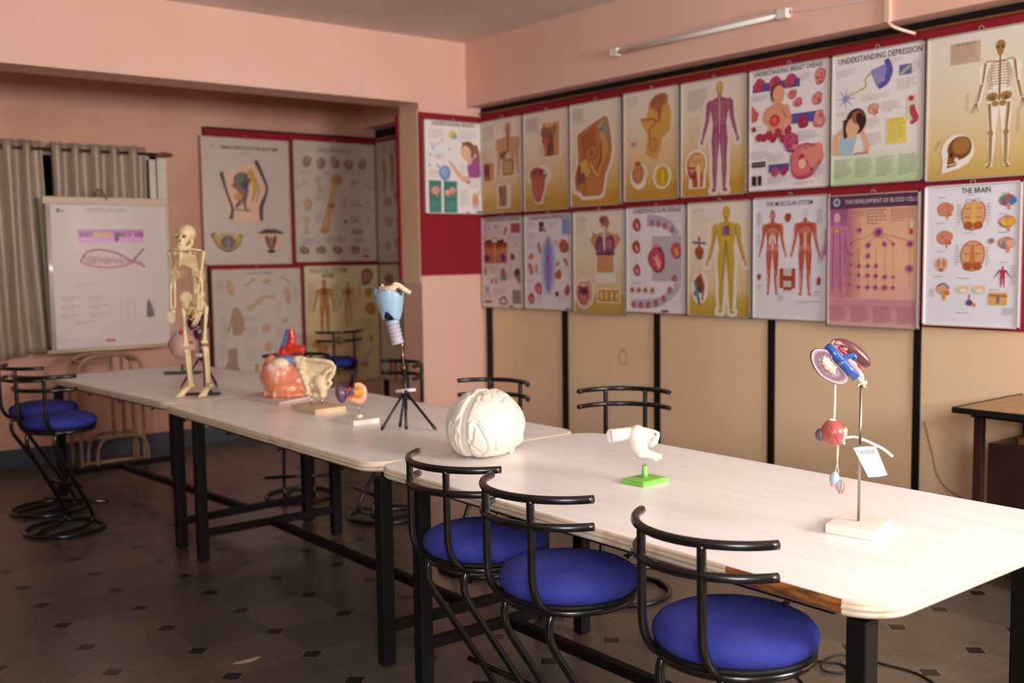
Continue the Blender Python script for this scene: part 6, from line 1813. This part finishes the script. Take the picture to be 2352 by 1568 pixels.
for s, (sh_, el, wr, w) in arms.items():
    e_, w_ = d(*el, w), d(*wr, w - .03)
    s_ = d(*sh_, .0)
    b = MB().tube([s_, s_.lerp(e_, .12), s_.lerp(e_, .5), s_.lerp(e_, .88), e_], [.012, .009, .0065, .0085, .013], 10).sphere(s_, .012, 12, 8).sphere(e_ + Vector((s * .002, 0, .004)), (.015, .012, .010), 12, 8)
    b.build('humerus', BN, t)
    MB().tube(smooth_path([e_ + Vector((-.007, 0, -.006)), e_.lerp(w_, .5) + Vector((-.011, 0, 0)), w_ + Vector((-.008, 0, 0))], 5), [.007] * 3 + [.005] * 6 + [.0065] * 2, 8).build('radius', BN, t)
    MB().tube(smooth_path([e_ + Vector((.009, 0, .008)), e_.lerp(w_, .5) + Vector((.012, 0, 0)), w_ + Vector((.010, 0, .002))], 5), [.008] * 3 + [.005] * 5 + [.0055] * 3, 8).build('ulna', BN, t)
    h = MB()
    tips = [(-12, 32), (-8, 36), (-3, 36), (2, 33), (-15, 20)] if s < 0 else [(-14, 30), (-19, 34), (-15, 36), (-9, 35), (-20, 20)]
    h.sphere(w_ + Vector((0, 0, -.012)), (.016, .010, .012), 12, 8)
    for i, (du, dv) in enumerate(tips):
        base = w_ + Vector((-.012 + .007 * i if i < 4 else -.014, -.002, -.014))
        tip = d(wr[0] + du, wr[1] + dv, w - .04)
        h.tube([base, base.lerp(tip, .45), base.lerp(tip, .5), base.lerp(tip, .75), tip], [.0042, .0036, .0044, .0034, .0022], 7)
    h.build('hand', BN, t)
# pelvis
b = MB()
for s, c_ in ((-1, (436, 686)), (1, (470, 684))):
    b.sphere(d(c_[0], c_[1] - 3, -.002), (.036 if s < 0 else .020, .010 if s < 0 else .03, .034), 18, 12, M=Matrix.Rotation(s * .35, 3, 'Y'))
    b.sphere(d(c_[0] + s * 1, c_[1] + 14, -.006), (.024, .013, .024), 14, 10)
    b.tube(smooth_path([d(c_[0] + s * 2, 702, -.01), d(452 + s * 14, 708, -.03), d(455, 706, -.05)], 4), .008, 8)
    b.tube(smooth_path([d(c_[0], 704, -.005), d(452 + s * 12, 722, -.02), d(455 + s * 4, 712, -.045)], 4), .007, 8)
    b.sphere(d(438 if s < 0 else 477, 703, -.008), (.016, .016, .016), 12, 8)
b.sphere(d(458, 690, .015), (.026, .016, .034), 14, 10)
remesh(b, 'pelvis', BN, t, .0028, 2)
# femur forked props seen between the thighs belong to the hanging arm hooks
legs = {-1: ((437, 705), (432, 709), (435, 792), (440, 878), -.02, (440, 882), (422, 910)), 1: ((477, 703), (483, 706), (477, 786), (480, 872), -.015, (482, 884), (474, 908))}
for s, (hd, tro, kn, an, w, he, toe) in legs.items():
    T_, K_, A_ = d(*tro, w), d(*kn, w - .01), d(*an, w)
    MB().sphere(d(*hd, w + .004), .012, 12, 8).tube([d(*hd, w + .004), T_], .009, 8).tube([T_ + Vector((0, 0, .012)), T_, T_.lerp(K_, .2), T_.lerp(K_, .6), T_.lerp(K_, .88), K_], [.008, .014, .0105, .009, .0115, .018], 12).sphere(K_ + Vector((0, 0, .006)), (.021, .017, .014), 14, 10).build('femur', BN, t)
    MB().sphere(K_ + Vector((-.004, -.020, .006)), (.010, .006, .011), 10, 8).build('patella', BN, t)
    k2 = K_ + Vector((0, 0, -.018))
    MB().tube([k2, k2.lerp(A_, .12), k2.lerp(A_, .5), k2.lerp(A_, .9), A_], [.019, .012, .0085, .008, .011], 12).build('tibia', BN, t)
    MB().tube([k2 + Vector((.016, .004, -.008)), k2.lerp(A_, .5) + Vector((.014, .004, 0)), A_ + Vector((.012, .002, -.004))], [.0065, .004, .006], 8).build('fibula', BN, t)
    H_, E_ = d(*he, w + .012), d(*toe, 0)
    E_ = Vector((E_.x, w - .075, .006))
    H_.z = max(H_.z, .022)
    f = MB()
    f.sphere(H_ + Vector((.004, .012, -.006)), (.014, .018, .013), 12, 8)
    f.sphere(A_ + Vector((0, 0, -.006)), (.014, .015, .011), 12, 8)
    for i in range(5):
        o_ = Vector(((i - 2) * .0085, abs(i - 1) * .006, 0))
        f.tube([H_ + Vector(((i - 2) * .005, -.012, -.004)), H_.lerp(E_, .55) + o_ * .7 + Vector((0, 0, .004)), E_ + o_], [.0075, .0055, .0042], 8)
    f.build('foot', BN, t)

# details that belong to a part rather than to the whole model
for part, own in (('eye_sockets', 'skull'), ('jaw', 'skull'), ('hub_knob', 'leg_hub'), ('adhesive_patch', 'bladder'), ('seam', 'bladder'), ('prostate_lobe', 'bladder'), ('renal_pelvis', 'sectioned_kidney'), ('vessel_ends', 'sectioned_kidney'), ('hyoid_rib_shade', 'hyoid_bone'), ('iris', 'globe'), ('red_muscle', 'globe'), ('grey_muscle', 'globe'), ('vessels', 'globe'), ('ureter_mouth', 'ureter.001'), ('trachea_membrane', 'trachea_rings'), ('rod_collar', 'rod'), ('clamp_knob', 'clamp_tip'), ('pale_vessels', 'maroon_lobes'), ('lettering', 'card')):
    c_, p_ = bpy.data.objects.get(part), bpy.data.objects.get(own)
    if c_ and p_ and c_.parent == p_.parent:
        c_.parent = p_
